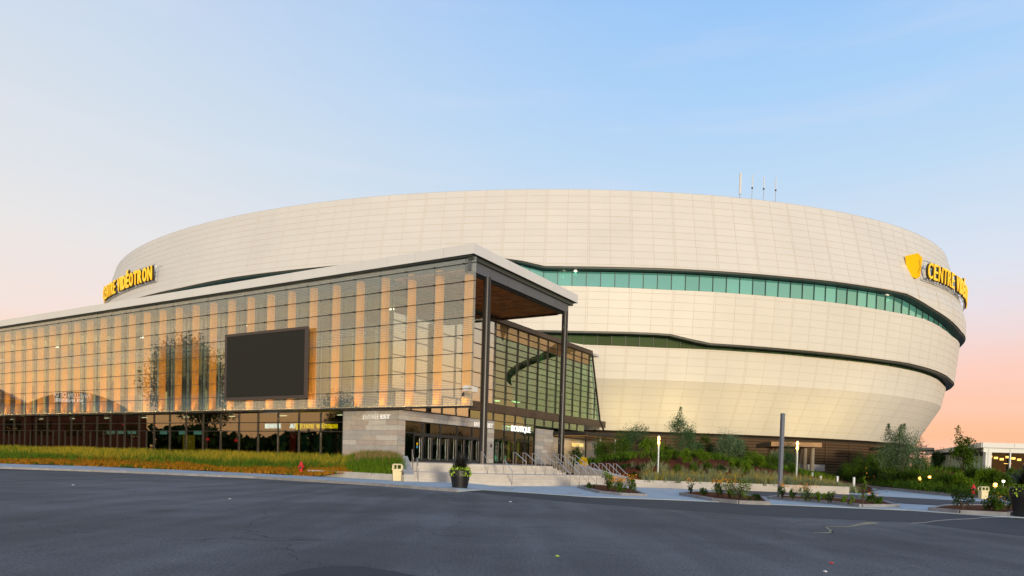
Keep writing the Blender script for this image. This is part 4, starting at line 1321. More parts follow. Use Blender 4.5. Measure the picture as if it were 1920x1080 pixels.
# grass bank in front of the long side
lf_ = [gp(-420, 853, .16), gp(-150, 864, .16), gp(0, 869.5, .16), gp(120, 872.5, .16), gp(240, 877, .16), gp(360, 882, .16), gp(480, 887.5, .16), gp(580, 892.5, .16), (-11.2, 49.4, .45), (-7.15, 45.8, .5)]
lb_ = [LP(104, 1.3), LP(88, 1.3), LP(75, 1.3), LP(62, 1.3), LP(51, 1.3), LP(40, 1.3), LP(30, 1.3), LP(21, 1.3), LP(13, 1.3), (-8.3, 51.6, 0)]
def bank(uu, vv):
    k = min(len(lf_)-2, int(uu)); f = uu-k
    a = [lf_[k][i]*(1-f)+lf_[k+1][i]*f for i in range(3)]; b = [lb_[k][i]*(1-f)+lb_[k+1][i]*f for i in range(3)]
    zb = 1.32
    s = vv*vv*(3-2*vv)*.4+vv*.6
    return (a[0]*(1-vv)+b[0]*vv, a[1]*(1-vv)+b[1]*vv, a[2]*(1-s)+zb*s+.05*math.sin(uu*5.1+vv*4))
gridmesh('grass_bank', bank, np.linspace(0, 8.999, 70), np.linspace(0, 1, 12), M['soil'], kind='structure')
def blades(name, pts, h, wd, mt, spread=.25, **tg):
    P = np.array(pts); n = len(P)
    hh = h*(.6+.7*rng.random(n)); a = rng.uniform(0, np.pi, n); ln = rng.normal(size=(n, 2))*spread*hh[:, None]
    B1 = P+np.stack([np.cos(a)*wd/2, np.sin(a)*wd/2, np.zeros(n)], 1); B2 = P-np.stack([np.cos(a)*wd/2, np.sin(a)*wd/2, np.zeros(n)], 1)
    T = P+np.c_[ln, hh]
    V = np.stack([B1, B2, T], 1).reshape(-1, 3)
    c = V.mean(0); V = V-c
    me = bpy.data.meshes.new(name)
    me.vertices.add(3*n); me.vertices.foreach_set('co', V.ravel().astype(np.float32))
    me.loops.add(3*n); me.loops.foreach_set('vertex_index', np.arange(3*n, dtype=np.int32))
    me.polygons.add(n); me.polygons.foreach_set('loop_start', np.arange(0, 3*n, 3, dtype=np.int32))
    me.materials.append(mt); me.update(calc_edges=True)
    o = bpy.data.objects.new(name, me); link(o, None, Matrix.Translation(Vector(c))); tag(o, kind='stuff', **tg); return o
def bank_pts(nc, per, u0, u1, v0, v1, rad=.18, dens=None):
    out_ = []
    while len(out_) < nc*per:
        uu = rng.uniform(u0, u1); vv = rng.uniform(v0, v1)
        if dens and rng.random() > dens(uu, vv): continue
        c = bank(uu, vv)
        off = rng.normal(size=(per, 2))*rad
        for q in off: out_.append((c[0]+q[0], c[1]+q[1], c[2]-.02))
    return out_
wave = lambda uu: .5+.5*math.sin(uu*1.7+1.0)
blades('tall_grass', bank_pts(2600, 14, .5, 8.9, .22, .98, dens=lambda u, v: .25+.75*(v > .22+.30*wave(u))), .62, .045, LEAF['grass'], .22, cat='grass', label='tall green ornamental grass covering the bank in front of the glazing')
blades('golden_grass', bank_pts(2300, 14, .5, 8.9, .45, .99, dens=lambda u, v: .3+.7*(math.sin(u*2.3)*.5+.5)), .66, .05, LEAF['straw'], .25, cat='grass', label='golden seed heads mixed into the grass along the glazing')
blades('rust_groundcover', bank_pts(2300, 14, .5, 8.0, .02, .55, rad=.14, dens=lambda u, v: .15+.85*(v < .22+.28*wave(u))), .26, .09, LEAF['rust'], .5, cat='ground cover', label='low orange and brown ground cover along the kerb')
blades('green_groundcover', bank_pts(900, 12, .5, 8.0, .02, .6, rad=.16), .24, .09, LEAF['bright'], .5, cat='ground cover', label='low green ground cover between the orange clumps')
blades('reed_grass', bank_pts(700, 26, 7.95, 8.93, .04, .72, rad=.2, dens=lambda u, v: .35+.65*(u > 8.2)), .95, .045, LEAF['bright'], .18, cat='grass', label='tall upright green grass behind the low planter wall')
blades('grass_plumes', [(p[0], p[1], p[2]+.7) for p in bank_pts(260, 6, 8.1, 8.9, .2, .7, rad=.25)], .45, .05, LEAF['plume'], .2, cat='grass', label='reddish plumes above the tall grass by the stone corner')

# mulch mound right of the steps
cxs = [7.0, 9.5, 12, 16.5, 19, 21.6, 24.5, 27.5, 30]; chs = [1.7, 2.3, 2.62, 2.55, 2.2, 1.75, 1.4, .85, .5]
def mound(x, y):
    f = min(1, max(0, (y-(50.9-(x-9)*.22))/12.5)); f = f*f*(3-2*f)
    # widen with distance so the crest keeps its line
    h = float(np.interp(x*62/max(y, 50), cxs, chs))
    back_ = min(1, max(0, (y-66)/16)); h = h*(1-back_)+1.0*back_
    e = min(1, max(0, (30-x*58/y)/5))
    return .45*e+(h-.45)*f*e+.06*math.sin(x*2.3+y)*f
def mound_p(x, y): return (x, y, mound(x, y))
V = []; Fc = []
NY, NX = 34, 40
for j in range(NY+1):
    y = 47.9+(93-47.9)*(j/NY)**1.2
    for i in range(NX+1):
        f = i/NX
        x0 = max(5.2+(58-y)*.5, 5.4) if y < 58 else 5.4+(y-58)*.40
        x = x0*(1-f)+(.535*y if y > 52 else 23.2)*f
        yy = max(y, 51.0-(x-9)*.22)
        V.append((x, yy, mound(x, yy)))
for j in range(NY):
    for i in range(NX): Fc.append((j*(NX+1)+i, j*(NX+1)+i+1, (j+1)*(NX+1)+i+1, (j+1)*(NX+1)+i))
me = pymesh('mulch_mound', V, Fc, M['mulch'], smooth=True); o = bpy.data.objects.new('mulch_mound', me); link(o); tag(o, kind='structure')
def at_mound(px, Y, hfn=mound):
    x = ray(px, 880)[0]/ray(px, 880)[1]*Y
    return (x, Y, hfn(x, Y)-.03)
# (photo column, depth, height m, width m, leaf, n, label, extra)
plants = [
    (1084, 66, 1.9, 1.5, 'dark', 700, 'small dark open shrub in front of the dark canopy column', {}),
    (1094, 59, .95, .9, 'yellow', 900, 'bright yellow bush just behind the top of the handrails', {}),
    (1128, 68, 2.6, 2.2, 'green', 1500, 'bushy green shrub under the right end of the dark canopy', {}),
    (1160, 66, 2.3, 2.2, 'green', 1500, 'mid green shrub between the canopy and the blue-green bush', {}),
    (1188, 69, 3.4, 3.4, 'blue', 3000, 'large blue-green bush left of the tall lamp post', {}),
    (1218, 67, 2.0, 2.4, 'bright', 1500, 'light green bush behind the crest of the mound, beside the lamp post', {}),
    (1250, 70, 1.5, 2.6, 'bright', 1400, 'low light green bush right of the lamp post', {}),
    (1276, 66, 3.9, 2.6, 'blue', 2800, 'tallest pointed bush on the mound, against the pale cladding', dict(leaders=1)),
    (1300, 68, 2.0, 2.0, 'blue', 1300, 'blue-green bush leaning against the tallest one', {}),
    (1317, 71, 3.0, 1.5, 'green', 1200, 'narrow green shrub between the tall bush and the silver one', {}),
    (1338, 69, 1.9, 1.8, 'dark', 1200, 'dark low bush left of the silver bush', {}),
    (1364, 66, 3.1, 2.9, 'silver', 3200, 'round silvery bush on the mound', {}),
    (1392, 72, 2.6, 1.8, 'dark', 1100, 'dark narrow shrub right of the silvery bush', {}),
    (1412, 70, 1.8, 2.4, 'bright', 1500, 'bright green bush left of the timber canopy', {}),
    (1437, 71, 2.1, 2.2, 'green', 1500, 'green bush in front of the dark end of the timber canopy', {}),
    (1456, 69, 2.2, 1.3, 'silver', 900, 'thin grey-green shrub left of the tall blue-grey post', {}),
    (1476, 70, 2.9, 2.0, 'blue', 1700, 'tall grey-green bush right of the tall blue-grey post', {}),
    (1262, 59, .85, 1.1, 'bright', 600, 'small bright plant on the crest right of the lamp post', {}),
    (1287, 57, 1.5, .9, 'bright', 700, 'upright yellow-green plant in the middle of the mound', {}),
    (1317, 58, 1.2, 1.3, 'bright', 800, 'light green plant below the narrow shrub', {}),
    (1203, 56, .55, .8, 'dark', 350, 'tiny dark plant on the mulch left of the lamp post', {}),
    (1226, 57, .7, .7, 'green', 350, 'small green plant on the mulch just left of the lamp post', {}),
    (1246, 58, .75, .9, 'green', 400, 'small green plant on the mulch just right of the lamp post', {}),
    (1270, 54.5, .8, .9, 'green', 400, 'small plant half way up the mound under the tallest bush', {}),
    (1301, 54.5, .9, .9, 'green', 400, 'small plant half way up the mound near its middle', {}),
    (1326, 55, .9, .9, 'green', 450, 'dark green plant on the mulch below the silvery bush', {}),
    (1351, 55, .7, 1.0, 'dark', 400, 'low dark plant on the right slope of the mulch', {}),
    (1378, 56, .9, 1.3, 'bright', 700, 'bright low bush on the right slope of the mound', {}),
    (1400, 55, 1.1, 1.4, 'bright', 800, 'leafy bush above the small ground light', {}),
    (1176, 56.5, .45, 2.3, 'dark', 900, 'flat dark juniper behind the sloping cheek wall', dict(upright=0)),
    (1195, 53.0, .5, 2.0, 'dark', 900, 'flat dark juniper at the foot of the cheek wall', dict(upright=0)),
    (1214, 51.8, .4, 1.6, 'green', 700, 'low spreading juniper behind the left end of the long wall', dict(upright=0)),
    (1160, 59.5, .5, 2.2, 'dark', 900, 'low dark hedge plant above the cheek wall', dict(upright=0)),
    (1425, 60, 1.2, 1.5, 'bright', 900, 'bright leafy clump left of the blue-grey post foot', {}),
    (1448, 60, 1.3, 1.6, 'green', 900, 'green leafy clump right of the blue-grey post foot', {}),
    (1487, 58, 1.0, 1.1, 'green', 600, 'small green bush at the foot of the right lamp post', {}),
]
for px, Y, h, wd, leaf, n, lab, ex in plants:
    b = at_mound(px, Y)
    shrub('bush', lab, b, h, wd, leaf, int(n*1.35), size=.085+.012*(Y > 62), group='bushes on the mulch mound', stems=3, clumps=int(10+n/180), **ex)
tp = []
for k in range(420):
    x = rng.uniform(9.6, 23.5); y = rng.uniform(50.6, 53.2)-(x-9)*.2
    if k > 200 and rng.random() < .5: y += rng.uniform(0, 5)
    z = mound(x, y)
    for q in range(34): tp.append((x+rng.normal()*.10, y+rng.normal()*.10, z-.02))
blades('ornamental_grass', tp, .55, .04, mat('leaf_grey_grass', (.09, .12, .05), .7, col2=(.24, .27, .13), vscale=3), .38, cat='grass', label='pale tufts of ornamental grass along the top of the long low wall')
tp = []
for k in range(120):
    x = rng.uniform(9.6, 22.5); y = rng.uniform(50.8, 52.5)-(x-9)*.2
    for q in range(7): tp.append((x+rng.normal()*.12, y+rng.normal()*.12, mound(x, y)+.1))
blades('dry_stalks', tp, .75, .03, LEAF['straw'], .2, cat='grass', label='dry straw-coloured stalks among the grass tufts')
# mulch bed on the far right with its kerb
kb = [gp(1537, 898, .16), gp(1567, 903.5, .16), gp(1607, 908.5, .16), gp(1655, 915, .16), gp(1720, 921.5, .16), gp(1788, 927.5, .16), gp(1899, 934.5, .16), gp(2040, 944, .16)]
broot = thing('bed_kerb', 'low grey kerb curving round the planting on the far right', 'kerb', kb[4])
for i in range(len(kb)-1):
    p, q = Vector(kb[i]), Vector(kb[i+1]); L_ = (q-p).length; n = max(1, round(L_/2.6)); d = (q-p).normalized()
    for k in range(n):
        c = p+d*(L_*(k+.5)/n)
        boxo('kerb_stone', (c.x, c.y, .13), (round(L_/n-.03, 2), .22, .26), math.atan2(d.y, d.x), M['kerb'], broot)
def bed(uu, vv):
    k = min(len(kb)-2, int(uu)); f = uu-k
    x = kb[k][0]*(1-f)+kb[k+1][0]*f; y = kb[k][1]*(1-f)+kb[k+1][1]*f
    d = vv*38
    xx, yy = x+d*(.42+.06*uu/8), y+d*.9
    hump = math.exp(-((xx-46)/7)**2-((yy-80)/9)**2)*1.5*min(1, d/14)+math.exp(-((xx-46)/14)**2-((yy-62)/10)**2)*.35
    return (xx, yy, .22+.5*min(1, d/12)+hump+.04*math.sin(xx*2+yy))
gridmesh('mulch_bed', bed, np.linspace(0, 7.999, 40), np.linspace(.002, 1, 30), M['mulch'], kind='structure')
_bg = np.array([[bed(a, b) for b in np.linspace(0, 1, 60)] for a in np.linspace(0, 7.99, 80)]).reshape(-1, 3)
def bedh(x, y): return float(_bg[np.argmin((_bg[:, 0]-x)**2+(_bg[:, 1]-y)**2), 2])
plants = [
    (1584, 82, 1.9, 2.2, 'dark', 1200, 'dark green bush just right of the timber canopy'),
    (1604, 80, 3.0, 2.8, 'green', 2000, 'tall loose green bush right of the timber canopy'),
    (1628, 79, 2.7, 3.4, 'green', 2400, 'wide dark green bush behind the lit bollards'),
    (1655, 78, 2.6, 3.2, 'green', 2200, 'wide green bush left of the silvery tree'),
    (1640, 73, 1.5, 2.6, 'dark', 1500, 'low dark bush in front of the wide green bushes'),
    (1722, 74, 2.0, 2.2, 'green', 1700, 'green bush between the silvery tree and the glazed building'),
    (1757, 80, 2.3, 1.6, 'dark', 1700, 'tall dark shrub against the receding glass wall'),
    (1668, 65, 1.3, 2.2, 'dark', 1100, 'low reedy plants at the foot of the silvery tree, left side'),
    (1706, 64, 1.3, 2.2, 'green', 1200, 'low reedy plants at the foot of the silvery tree, right side'),
    (1741, 58, .8, 1.4, 'bright', 700, 'small rounded bright bush right of the two lit bollards'),
    (1758, 56, .9, 1.6, 'bright', 800, 'rounded bright bush, second along the right-hand kerb'),
    (1777, 56, 1.0, 1.5, 'green', 800, 'rounded green bush left of the foot of the leaning tree'),
    (1802, 54, 1.3, 1.8, 'bright', 1500, 'bright green bush just left of the far fire hydrant'),
    (1825, 60, 1.2, 2.0, 'green', 1300, 'green bush behind the far fire hydrant'),
    (1850, 56, 1.35, 2.0, 'bright', 1700, 'bright green bush under the white corner post'),
    (1878, 55, 1.2, 1.8, 'green', 1400, 'dull green bush behind the lit bollard on the far right'),
    (1906, 55, 1.3, 2.2, 'bright', 1700, 'green bush at the right edge behind the planter'),
    (1937, 55, 1.3, 2.2, 'green', 1300, 'green bush half out of view at the right edge'),
]
for px, Y, h, wd, leaf, n, lab in plants:
    b = at_mound(px, Y, bedh)
    shrub('bush', lab, b, h, wd, leaf, int(n*1.4), size=.10, group='bushes in the right-hand bed', stems=3, clumps=int(10+n/160), upright=.6)
b = at_mound(1692, 66, bedh); shrub('tree', 'silvery young tree with two thin leaders in the right-hand bed', b, 4.9, 4.3, 'silver', 5200, .11, cat='tree', trunk=.75, leaders=3, clumps=40, stems=8)
b = at_mound(1806, 62, bedh); shrub('tree', 'narrow young green tree with a ragged top before the glazed building', b, 4.3, 1.9, 'green', 1300, .17, cat='tree', trunk=.5, leaders=1, clumps=12, stems=9)

# planted islands with stone kerbs
def island(outline, z, label, seed):
    P = [gp(x, y, .04) for x, y in outline]
    root = thing('planted_island', label, 'planted island', P[0], 'planted islands in the paving')
    cx_ = sum(p[0] for p in P)/len(P); cy_ = sum(p[1] for p in P)/len(P)
    inn = [(cx_+(p[0]-cx_)*.955, cy_+(p[1]-cy_)*.88) for p in P]
    MB().prism(inn, 0, z-.02).build('mulch', M['mulch'], root)
    for i in range(len(P)):
        p, q = Vector(P[i]), Vector(P[(i+1) % len(P)]); d = q-p; L_ = d.length; d.normalize()
        n = max(1, round(L_/1.8))
        for k in range(n):
            c = p+d*(L_*(k+.5)/n)
            boxo('kerb_stone', (c.x, c.y, z/2), (round(L_/n-.02, 2), .18, z), math.atan2(d.y, d.x), M['kerb'], root)
    return root
isl = [
    ([(1085, 914.5), (1125, 924.5), (1165, 928.5), (1210, 930.5), (1188, 921), (1150, 914), (1110, 911)], 'leaf-shaped planted island with orange flowers before the cheek wall'),
    ([(1276, 928), (1337, 939), (1385, 943.5), (1441, 945.5), (1432, 937), (1380, 928.5), (1300, 924)], 'planted island left of the foot of the tall blue-grey post'),
    ([(1441, 935.5), (1500, 940), (1557, 944.5), (1615, 950.5), (1683, 950.5), (1657, 943), (1560, 937), (1462, 932)], 'planted island right of the foot of the tall blue-grey post'),
    ([(1744, 957), (1800, 962), (1888, 966.5), (1930, 962), (1960, 955), (1880, 950.5), (1775, 951)], 'planted island left of the big black pot at the right edge'),
]
for i, (o_, lab) in enumerate(isl): island(o_, .17, lab, i)
ip = [
    (1140, 920, 1.25, .8, 'bright', 500, 'light green leafy plant on the left of the orange flowers', 'flowering plant', 0),
    (1163, 923, .75, .9, 'green', 350, 'orange flowering plant in the middle of its island', 'flowering plant', 60),
    (1183, 924, .9, .7, 'green', 300, 'orange flowering plant at the right end of its island', 'flowering plant', 45),
    (1108, 917, .35, .6, 'dark', 220, 'small dark plant at the left tip of the first island', 'plant', 0),
    (1295, 926.5, .8, .5, 'dark', 90, 'thin plant with orange heads at the left end of its island', 'flowering plant', 18),
    (1320, 929, .45, .6, 'green', 200, 'small green tuft near the left of the second island', 'plant', 0),
    (1345, 932, .85, .7, 'green', 260, 'green plant with orange heads in the second island', 'flowering plant', 26),
    (1368, 934, .9, .8, 'bright', 260, 'tall light plant with orange heads in the second island', 'flowering plant', 22),
    (1388, 936, 1.0, 1.3, 'bright', 330, 'spreading twiggy bush in the second island', 'plant', 0),
    (1415, 940, .35, .6, 'dark', 240, 'small dark plant at the right end of the second island', 'plant', 0),
    (1467, 935, .75, .6, 'green', 160, 'plant with orange heads beside the tall post', 'flowering plant', 14),
    (1486, 937, .6, .5, 'green', 160, 'second plant with orange heads from the tall post', 'flowering plant', 14),
    (1510, 939, .75, .9, 'green', 260, 'fuller plant with orange heads in the third island', 'flowering plant', 28),
    (1535, 941, .5, .9, 'bright', 280, 'low yellow-green plant in the middle of the third island', 'plant', 0),
    (1558, 942, .55, .5, 'green', 160, 'small upright tuft in the third island', 'plant', 0),
    (1590, 945, .4, .8, 'bright', 240, 'low green plant right of the middle of the third island', 'plant', 0),
    (1617, 946, 1.5, .5, 'bright', 110, 'bare young sapling with a few leaves in the third island', 'sapling', 3),
    (1636, 946, .5, .6, 'green', 200, 'small plant beside the bare sapling', 'plant', 8),
    (1649, 946.5, .4, .5, 'green', 180, 'last small plant at the right end of the third island', 'plant', 0),
    (1806, 957, .95, 1.3, 'dark', 420, 'spreading dark bush at the left of the fourth island', 'plant', 0),
    (1856, 957, .55, .9, 'green', 380, 'green plant in the middle of the fourth island', 'plant', 6),
    (1868, 957, .7, .9, 'green', 320, 'green plant left of the big black pot', 'plant', 4),
    (1893, 956, .8, .6, 'dark', 200, 'thin plant with rusty heads touching the big black pot', 'plant', 8),
]
for px, py, h, wd, leaf, n, lab, cat_, fl in ip:
    b = gp(px, py, .13)
    r_ = shrub('plant', lab, b, h, wd, leaf, n, size=.075, group='plants in the paving islands', stems=5, clumps=9, cat=cat_, upright=.8)
    if fl:
        P = np.array(b)+np.stack([rng.normal(size=fl*4)*wd*.3, rng.normal(size=fl*4)*wd*.3, h*(.75+.35*rng.random(fl*4))], 1)
        leaves_obj('flowers', P[:fl*2], rng.normal(size=P[:fl*2].shape), .065, LEAF['orange'], r_, tuple(b), aspect=.9, kind='stuff')

# ------------------------------------------------------------------ street furniture
def lamp_post(px, ytop, ybase, Y, label):
    b = atd(px, ybase, Y); t = atd(px+.5, ytop, Y); h = t[2]-b[2]
    root = thing('street_lamp', label, 'street lamp', b)
    MB().lathe(b, [(.16, 0), (.16, .05), (.085, .06), (.085, h-.72), (.05, h-.70)], 14).build('pole', mat('lamp_pole', (.24, .29, .30), .4, metal=.4), root)
    for k in (0, 1):
        zz = h-.68+.34*k
        MB().lathe((b[0], b[1], b[2]+zz), [(.05, 0), (.085, .04), (.10, .15), (.085, .26), (.05, .30)], 14).build('lamp_globe', M['lamp'], root)
    MB().lathe((b[0], b[1], b[2]+h-.02), [(.10, 0), (.06, .05)], 12).build('cap', M['galv'], root)
    l = bpy.data.lights.new('lamp_light', 'POINT'); l.energy = 90; l.color = (1, .62, .25); l.shadow_soft_size = .12
    o = bpy.data.objects.new('lamp_light', l); link(o, root, Matrix.Translation(Vector((b[0]-.25, b[1]-.25, b[2]+h-.3))))
lamp_post(1233, 817, 897, 52.5, 'tall lit lamp post standing on the mulch mound')
lamp_post(1492.5, 827, 904, 53.5, 'tall lit lamp post in front of the timber canopy')
b = gp(1461.5, 933, .1); t = atd(1466.5, 775, b[1])
root = thing('post', 'tall plain blue-grey post at the tip of the third planted island', 'post', b)
MB().box((b[0], b[1], (t[2]+b[2])/2), (.17, .17, t[2]-b[2]), .3).build('shaft', M['post'], root)
MB().box((b[0], b[1], b[2]+.02), (.34, .34, .04), .3).build('base_plate', M['post'], root)
lb_ = [(1562, 881, 896, 'lit bollard nearest the timber canopy'), (1626, 886, 905, 'lit bollard below the wide green bushes'), (1723, 893, 915, 'left one of the two lit bollards close together'),
       (1742, 892, 907, 'right one of the two lit bollards close together'), (1865, 905, 927, 'lit bollard between the far litter bin and the black pot')]
for px, yt, yb, lab in lb_:
    b = gp(px, yb, .28)
    if px == 1742: b = atd(px, yb, 62)
    D = b[1]; h = (yb-yt)*D/1318
    root = thing('bollard_light', lab, 'bollard light', b, 'lit bollards by the right-hand bed')
    MB().lathe(b, [(.14, 0), (.14, .03), (.085, .04), (.085, h*.62)], 12).build('post', M['galv'], root)
    MB().lathe((b[0], b[1], b[2]+h*.62), [(.08, 0), (.12, .06), (.12, h*.30), (.07, h*.36)], 12).build('lamp_head', M['lamp'], root)
    l = bpy.data.lights.new('bollard_glow', 'POINT'); l.energy = 22; l.color = (1, .6, .22); l.shadow_soft_size = .12
    o = bpy.data.objects.new('bollard_glow', l); link(o, root, Matrix.Translation(Vector((b[0], b[1]-.25, b[2]+h*.8))))
for px, yt, yb, Y, lab in [(1471.5, 880, 890, 66, 'grey steel bollard left of the right lamp post'), (1522.5, 886, 899, 62, 'grey steel bollard right of the log columns'), (1538.5, 892, 905, 57, 'grey steel bollard behind the long low wall'),
                       (1569.5, 892.5, 911, 53, 'grey steel bollard at the end of the long low wall'), (1600.5, 894.5, 912, 51.5, 'grey steel bollard standing free on the paving')]:
    b = atd(px, yb, Y); h = (yb-yt)*Y/1318
    o = MB().lathe(b, [(.10, 0), (.10, h-.03), (.07, h)], 12).build('bollard', M['galv'], None, label=lab, cat='bollard', group='plain steel bollards')
for px, py, Y, lab in [(1419.5, 882, 58, 'small ground spotlight glowing in the bushes of the mound'), (1881.5, 902, 52, 'small white ground light among the bushes on the far right')]:
    b = atd(px, py, Y)
    root = thing('ground_light', lab, 'ground light', (b[0], b[1], b[2]-.25))
    MB().tube([(b[0], b[1], b[2]-.5), (b[0], b[1], b[2]-.1)], .03, 6).build('spike', M['galv'], root)
    MB().lathe((b[0], b[1], b[2]-.1), [(.05, 0), (.09, .06), (.09, .16)], 10).build('head', M['lampw'], root)

def litter_bin(p, label, rot=0.0, sc_=1.0):
    root = thing('litter_bin', label, 'litter bin', p)
    def bx(nm, c, d, taper=1.0, m_=M['cream']):
        ca, sa = math.cos(rot), math.sin(rot)
        return MB().box((p[0]+(c[0]*ca-c[1]*sa)*sc_, p[1]+(c[0]*sa+c[1]*ca)*sc_, p[2]+c[2]*sc_), [v*sc_ for v in d], rot, taper=taper).build(nm, m_, root)
    bx('body', (0, 0, .36), (.50, .50, .72), 1.16)
    bx('rim', (0, 0, .745), (.68, .68, .06))
    for x in (-.28, .28):
        for y in (-.28, .28): bx('lid_post', (x, y, .90), (.07, .07, .26), .9)
    bx('lid_post', (0, -.29, .90), (.06, .05, .26))
    bx('lid_top', (0, 0, 1.065), (.62, .62, .08), .8)
    bx('inside', (0, 0, .79), (.50, .50, .04), 1, M['frame'])
    bx('latch', (.24, -.30, .60), (.12, .02, .03), 1, M['frame'])
litter_bin(gp(745, 901.5, .16), 'cream plastic litter bin beside the cheek wall of the steps', .05)
litter_bin(gp(1843, 935.5, .05), 'cream plastic litter bin at the kerb of the right-hand bed', -.1, .74)
def hydrant(p, label, k=1.0):
    root = thing('fire_hydrant', label, 'fire hydrant', p)
    MB().lathe(p, [(a_*k, b_*k) for a_, b_ in [(.17, 0), (.17, .05), (.11, .06), (.105, .50), (.15, .52), (.15, .56), (.12, .58), (.11, .66), (.06, .74), (.03, .76), (.03, .82)]], 14).build('barrel', M['red'], root, smooth=False)
    for sx in (-1, 1): MB().tube([(p[0]+sx*.08*k, p[1], p[2]+.44*k), (p[0]+sx*.20*k, p[1], p[2]+.44*k)], .055*k, 10).build('outlet', M['red'], root)
    MB().tube([(p[0]-.02, p[1]-.08, p[2]+.40*k), (p[0]-.02, p[1]-.19, p[2]+.40*k)], .075*k, 10).build('pumper_cap', M['frame'], root)
hydrant((*gp(564.5, 889, .22)[:2], .24), 'red fire hydrant standing in the ground cover at the left end of the planter wall', 1.2)
hydrant((*atd(1825, 923, 48)[:2], .30), 'red fire hydrant standing between bushes on the far right', .85)
def planter(p, h, r, label, seed):
    g_ = np.random.default_rng(seed)
    root = thing('planter_pot', label, 'planter', p)
    MB().lathe(p, [(r*.66, 0), (r*.90, h*.68), (r*.90, h*.69), (r*.97, h*.70), (r*1.0, h*.98), (r*.97, h), (r*.86, h), (r*.84, h*.93)], 32).build('pot', M['pot'], root)
    MB().lathe((p[0], p[1], p[2]+h*.90), [(r*.84, 0), (r*.8, .01)], 24).build('soil', M['mulch'], root)
    # arching dark spikes
    sp = MB()
    for k in range(330):
        a_ = g_.uniform(0, 6.28); L = g_.uniform(.6, 1.0)*r*2.35; lean = g_.uniform(.08, .7)
        pts = []
        for q in range(5):
            f = q/4; rr_ = f*lean*L*.95+f*f*lean*L*.3
            pts.append((p[0]+math.cos(a_)*(rr_+.05), p[1]+math.sin(a_)*(rr_+.05), p[2]+h*.93+L*(f*(1.05-lean*.3)-f*f*lean*.75)))
        wv = .03; nx, ny = -math.sin(a_)*wv, math.cos(a_)*wv
        for q in range(4):
            k1, k2 = 1-q/4.2, 1-(q+1)/4.2
            A_, B_ = pts[q], pts[q+1]
            sp.quad((A_[0]-nx*k1, A_[1]-ny*k1, A_[2]), (A_[0]+nx*k1, A_[1]+ny*k1, A_[2]), (B_[0]+nx*k2, B_[1]+ny*k2, B_[2]), (B_[0]-nx*k2, B_[1]-ny*k2, B_[2]))
    sp.build('spiky_plant', M['blade_dark'], root)
    for nm, mt_, n, size in (('trailing_plant', M['leafy'], 280, .11), ('filler_plant', LEAF['green'], 160, .12)):
        a_ = g_.uniform(0, 6.28, n); a_ = np.where(g_.random(n) < .6, np.where(g_.random(n) < .7, -.5, 3.6)+g_.normal(size=n)*.55, a_)
        rr_ = r*(.55+.55*g_.random(n)); dz = np.where(rr_ > r*.95, -g_.random(n)*h*.26, g_.random(n)*r*.28)
        if nm == 'filler_plant': a_ = g_.uniform(0, 6.28, n); rr_ = r*.8*g_.random(n); dz = .05+g_.random(n)*r*.4
        P = np.stack([p[0]+np.cos(a_)*rr_, p[1]+np.sin(a_)*rr_, p[2]+h*.98+dz], 1)
        leaves_obj(nm, P, g_.normal(size=(n, 3)), size, mt_, root, tuple(p), aspect=.85, kind='stuff')
pp = gp(862, 919.5, .0); planter((pp[0], pp[1], .0), 1.08, .57, 'large black pot with dark spiky grass standing on the asphalt before the steps', 1)
pp = gp(1923, 970, .0); planter((pp[0], pp[1], .0), 1.16, .58, 'large black planted pot cut off by the right edge', 2)

# litter, worn paint and drain on the lot
def decal(name, pts, mt, label, cat, z=.006):
    mb = MB(); mb.quad(*[gp(x, y, z) for x, y in pts]); return mb.build(name, mt, label=label, cat=cat)
tan = mat('paint_worn', (.09, .085, .07), .8, col2=(.42, .35, .18), vscale=3.5)
mb = MB()
ctrl = [(1525, 998.5, 1.0), (1548, 999, 1.6), (1562, 997, 4), (1552, 991, 3.5), (1545, 988, 2.0), (1560, 987, 1.0), (1590, 987.5, 1.4), (1606, 984, 4.5), (1625, 981, 5), (1640, 980.5, 3), (1647, 982, 2)]
for i in range(len(ctrl)-1):
    a, b_ = ctrl[i], ctrl[i+1]
    mb.quad(gp(a[0], a[1]+a[2]*.5, .006), gp(b_[0], b_[1]+b_[2]*.5, .006), gp(b_[0], b_[1]-b_[2]*.5, .006), gp(a[0], a[1]-a[2]*.5, .006))
mb.build('paint_mark', tan, kind='structure')
mb = MB()
ctrl = [(1708, 980.5), (1735, 979.5), (1755, 976), (1790, 973.5), (1830, 972), (1842, 969.8), (1900, 969)]
for i in range(len(ctrl)-1):
    a, b_ = ctrl[i], ctrl[i+1]
    mb.quad(gp(a[0], a[1]+.8, .007), gp(b_[0], b_[1]+.8, .007), gp(b_[0], b_[1]-.4, .007), gp(a[0], a[1]-.4, .007))
mb.build('crack_seal', mat('seal_pale', (.34, .28, .22), .7, var=.4, vscale=5), kind='structure')
for k, (x, y, mt_, lab) in enumerate([(957, 941, M['fascia'], 'scrap of white paper lying on the asphalt below the steps'), (1562, 945.5, M['fascia'], 'scrap of white litter on the pavement by the third island'), (1547, 1072, M['fascia'], 'scrap of pale paper near the bottom edge'), (1559, 1056, M['red'], 'red leaf near the bottom of the lot'),
                        (1045, 1043, M['leafy'], 'yellow-green leaf on the asphalt'), (137, 909.5, M['fascia'], 'scrap of white paper on the left of the lot'), (431, 935.5, M['fascia'], 'scrap of white paper on the asphalt in front of the hydrant')]):
    c = gp(x, y, .01); s_ = .07 if y < 1000 else .045
    MB().box((c[0], c[1], .02), (s_*1.6, s_, .02), k*.8, taper=.6).build('litter', mt_, None, label=lab, cat='litter')
g0 = [gp(1462, 1020.5, .008), gp(1511, 1026.5, .008), gp(1508, 1020.5, .008), gp(1465, 1015.5, .008)]
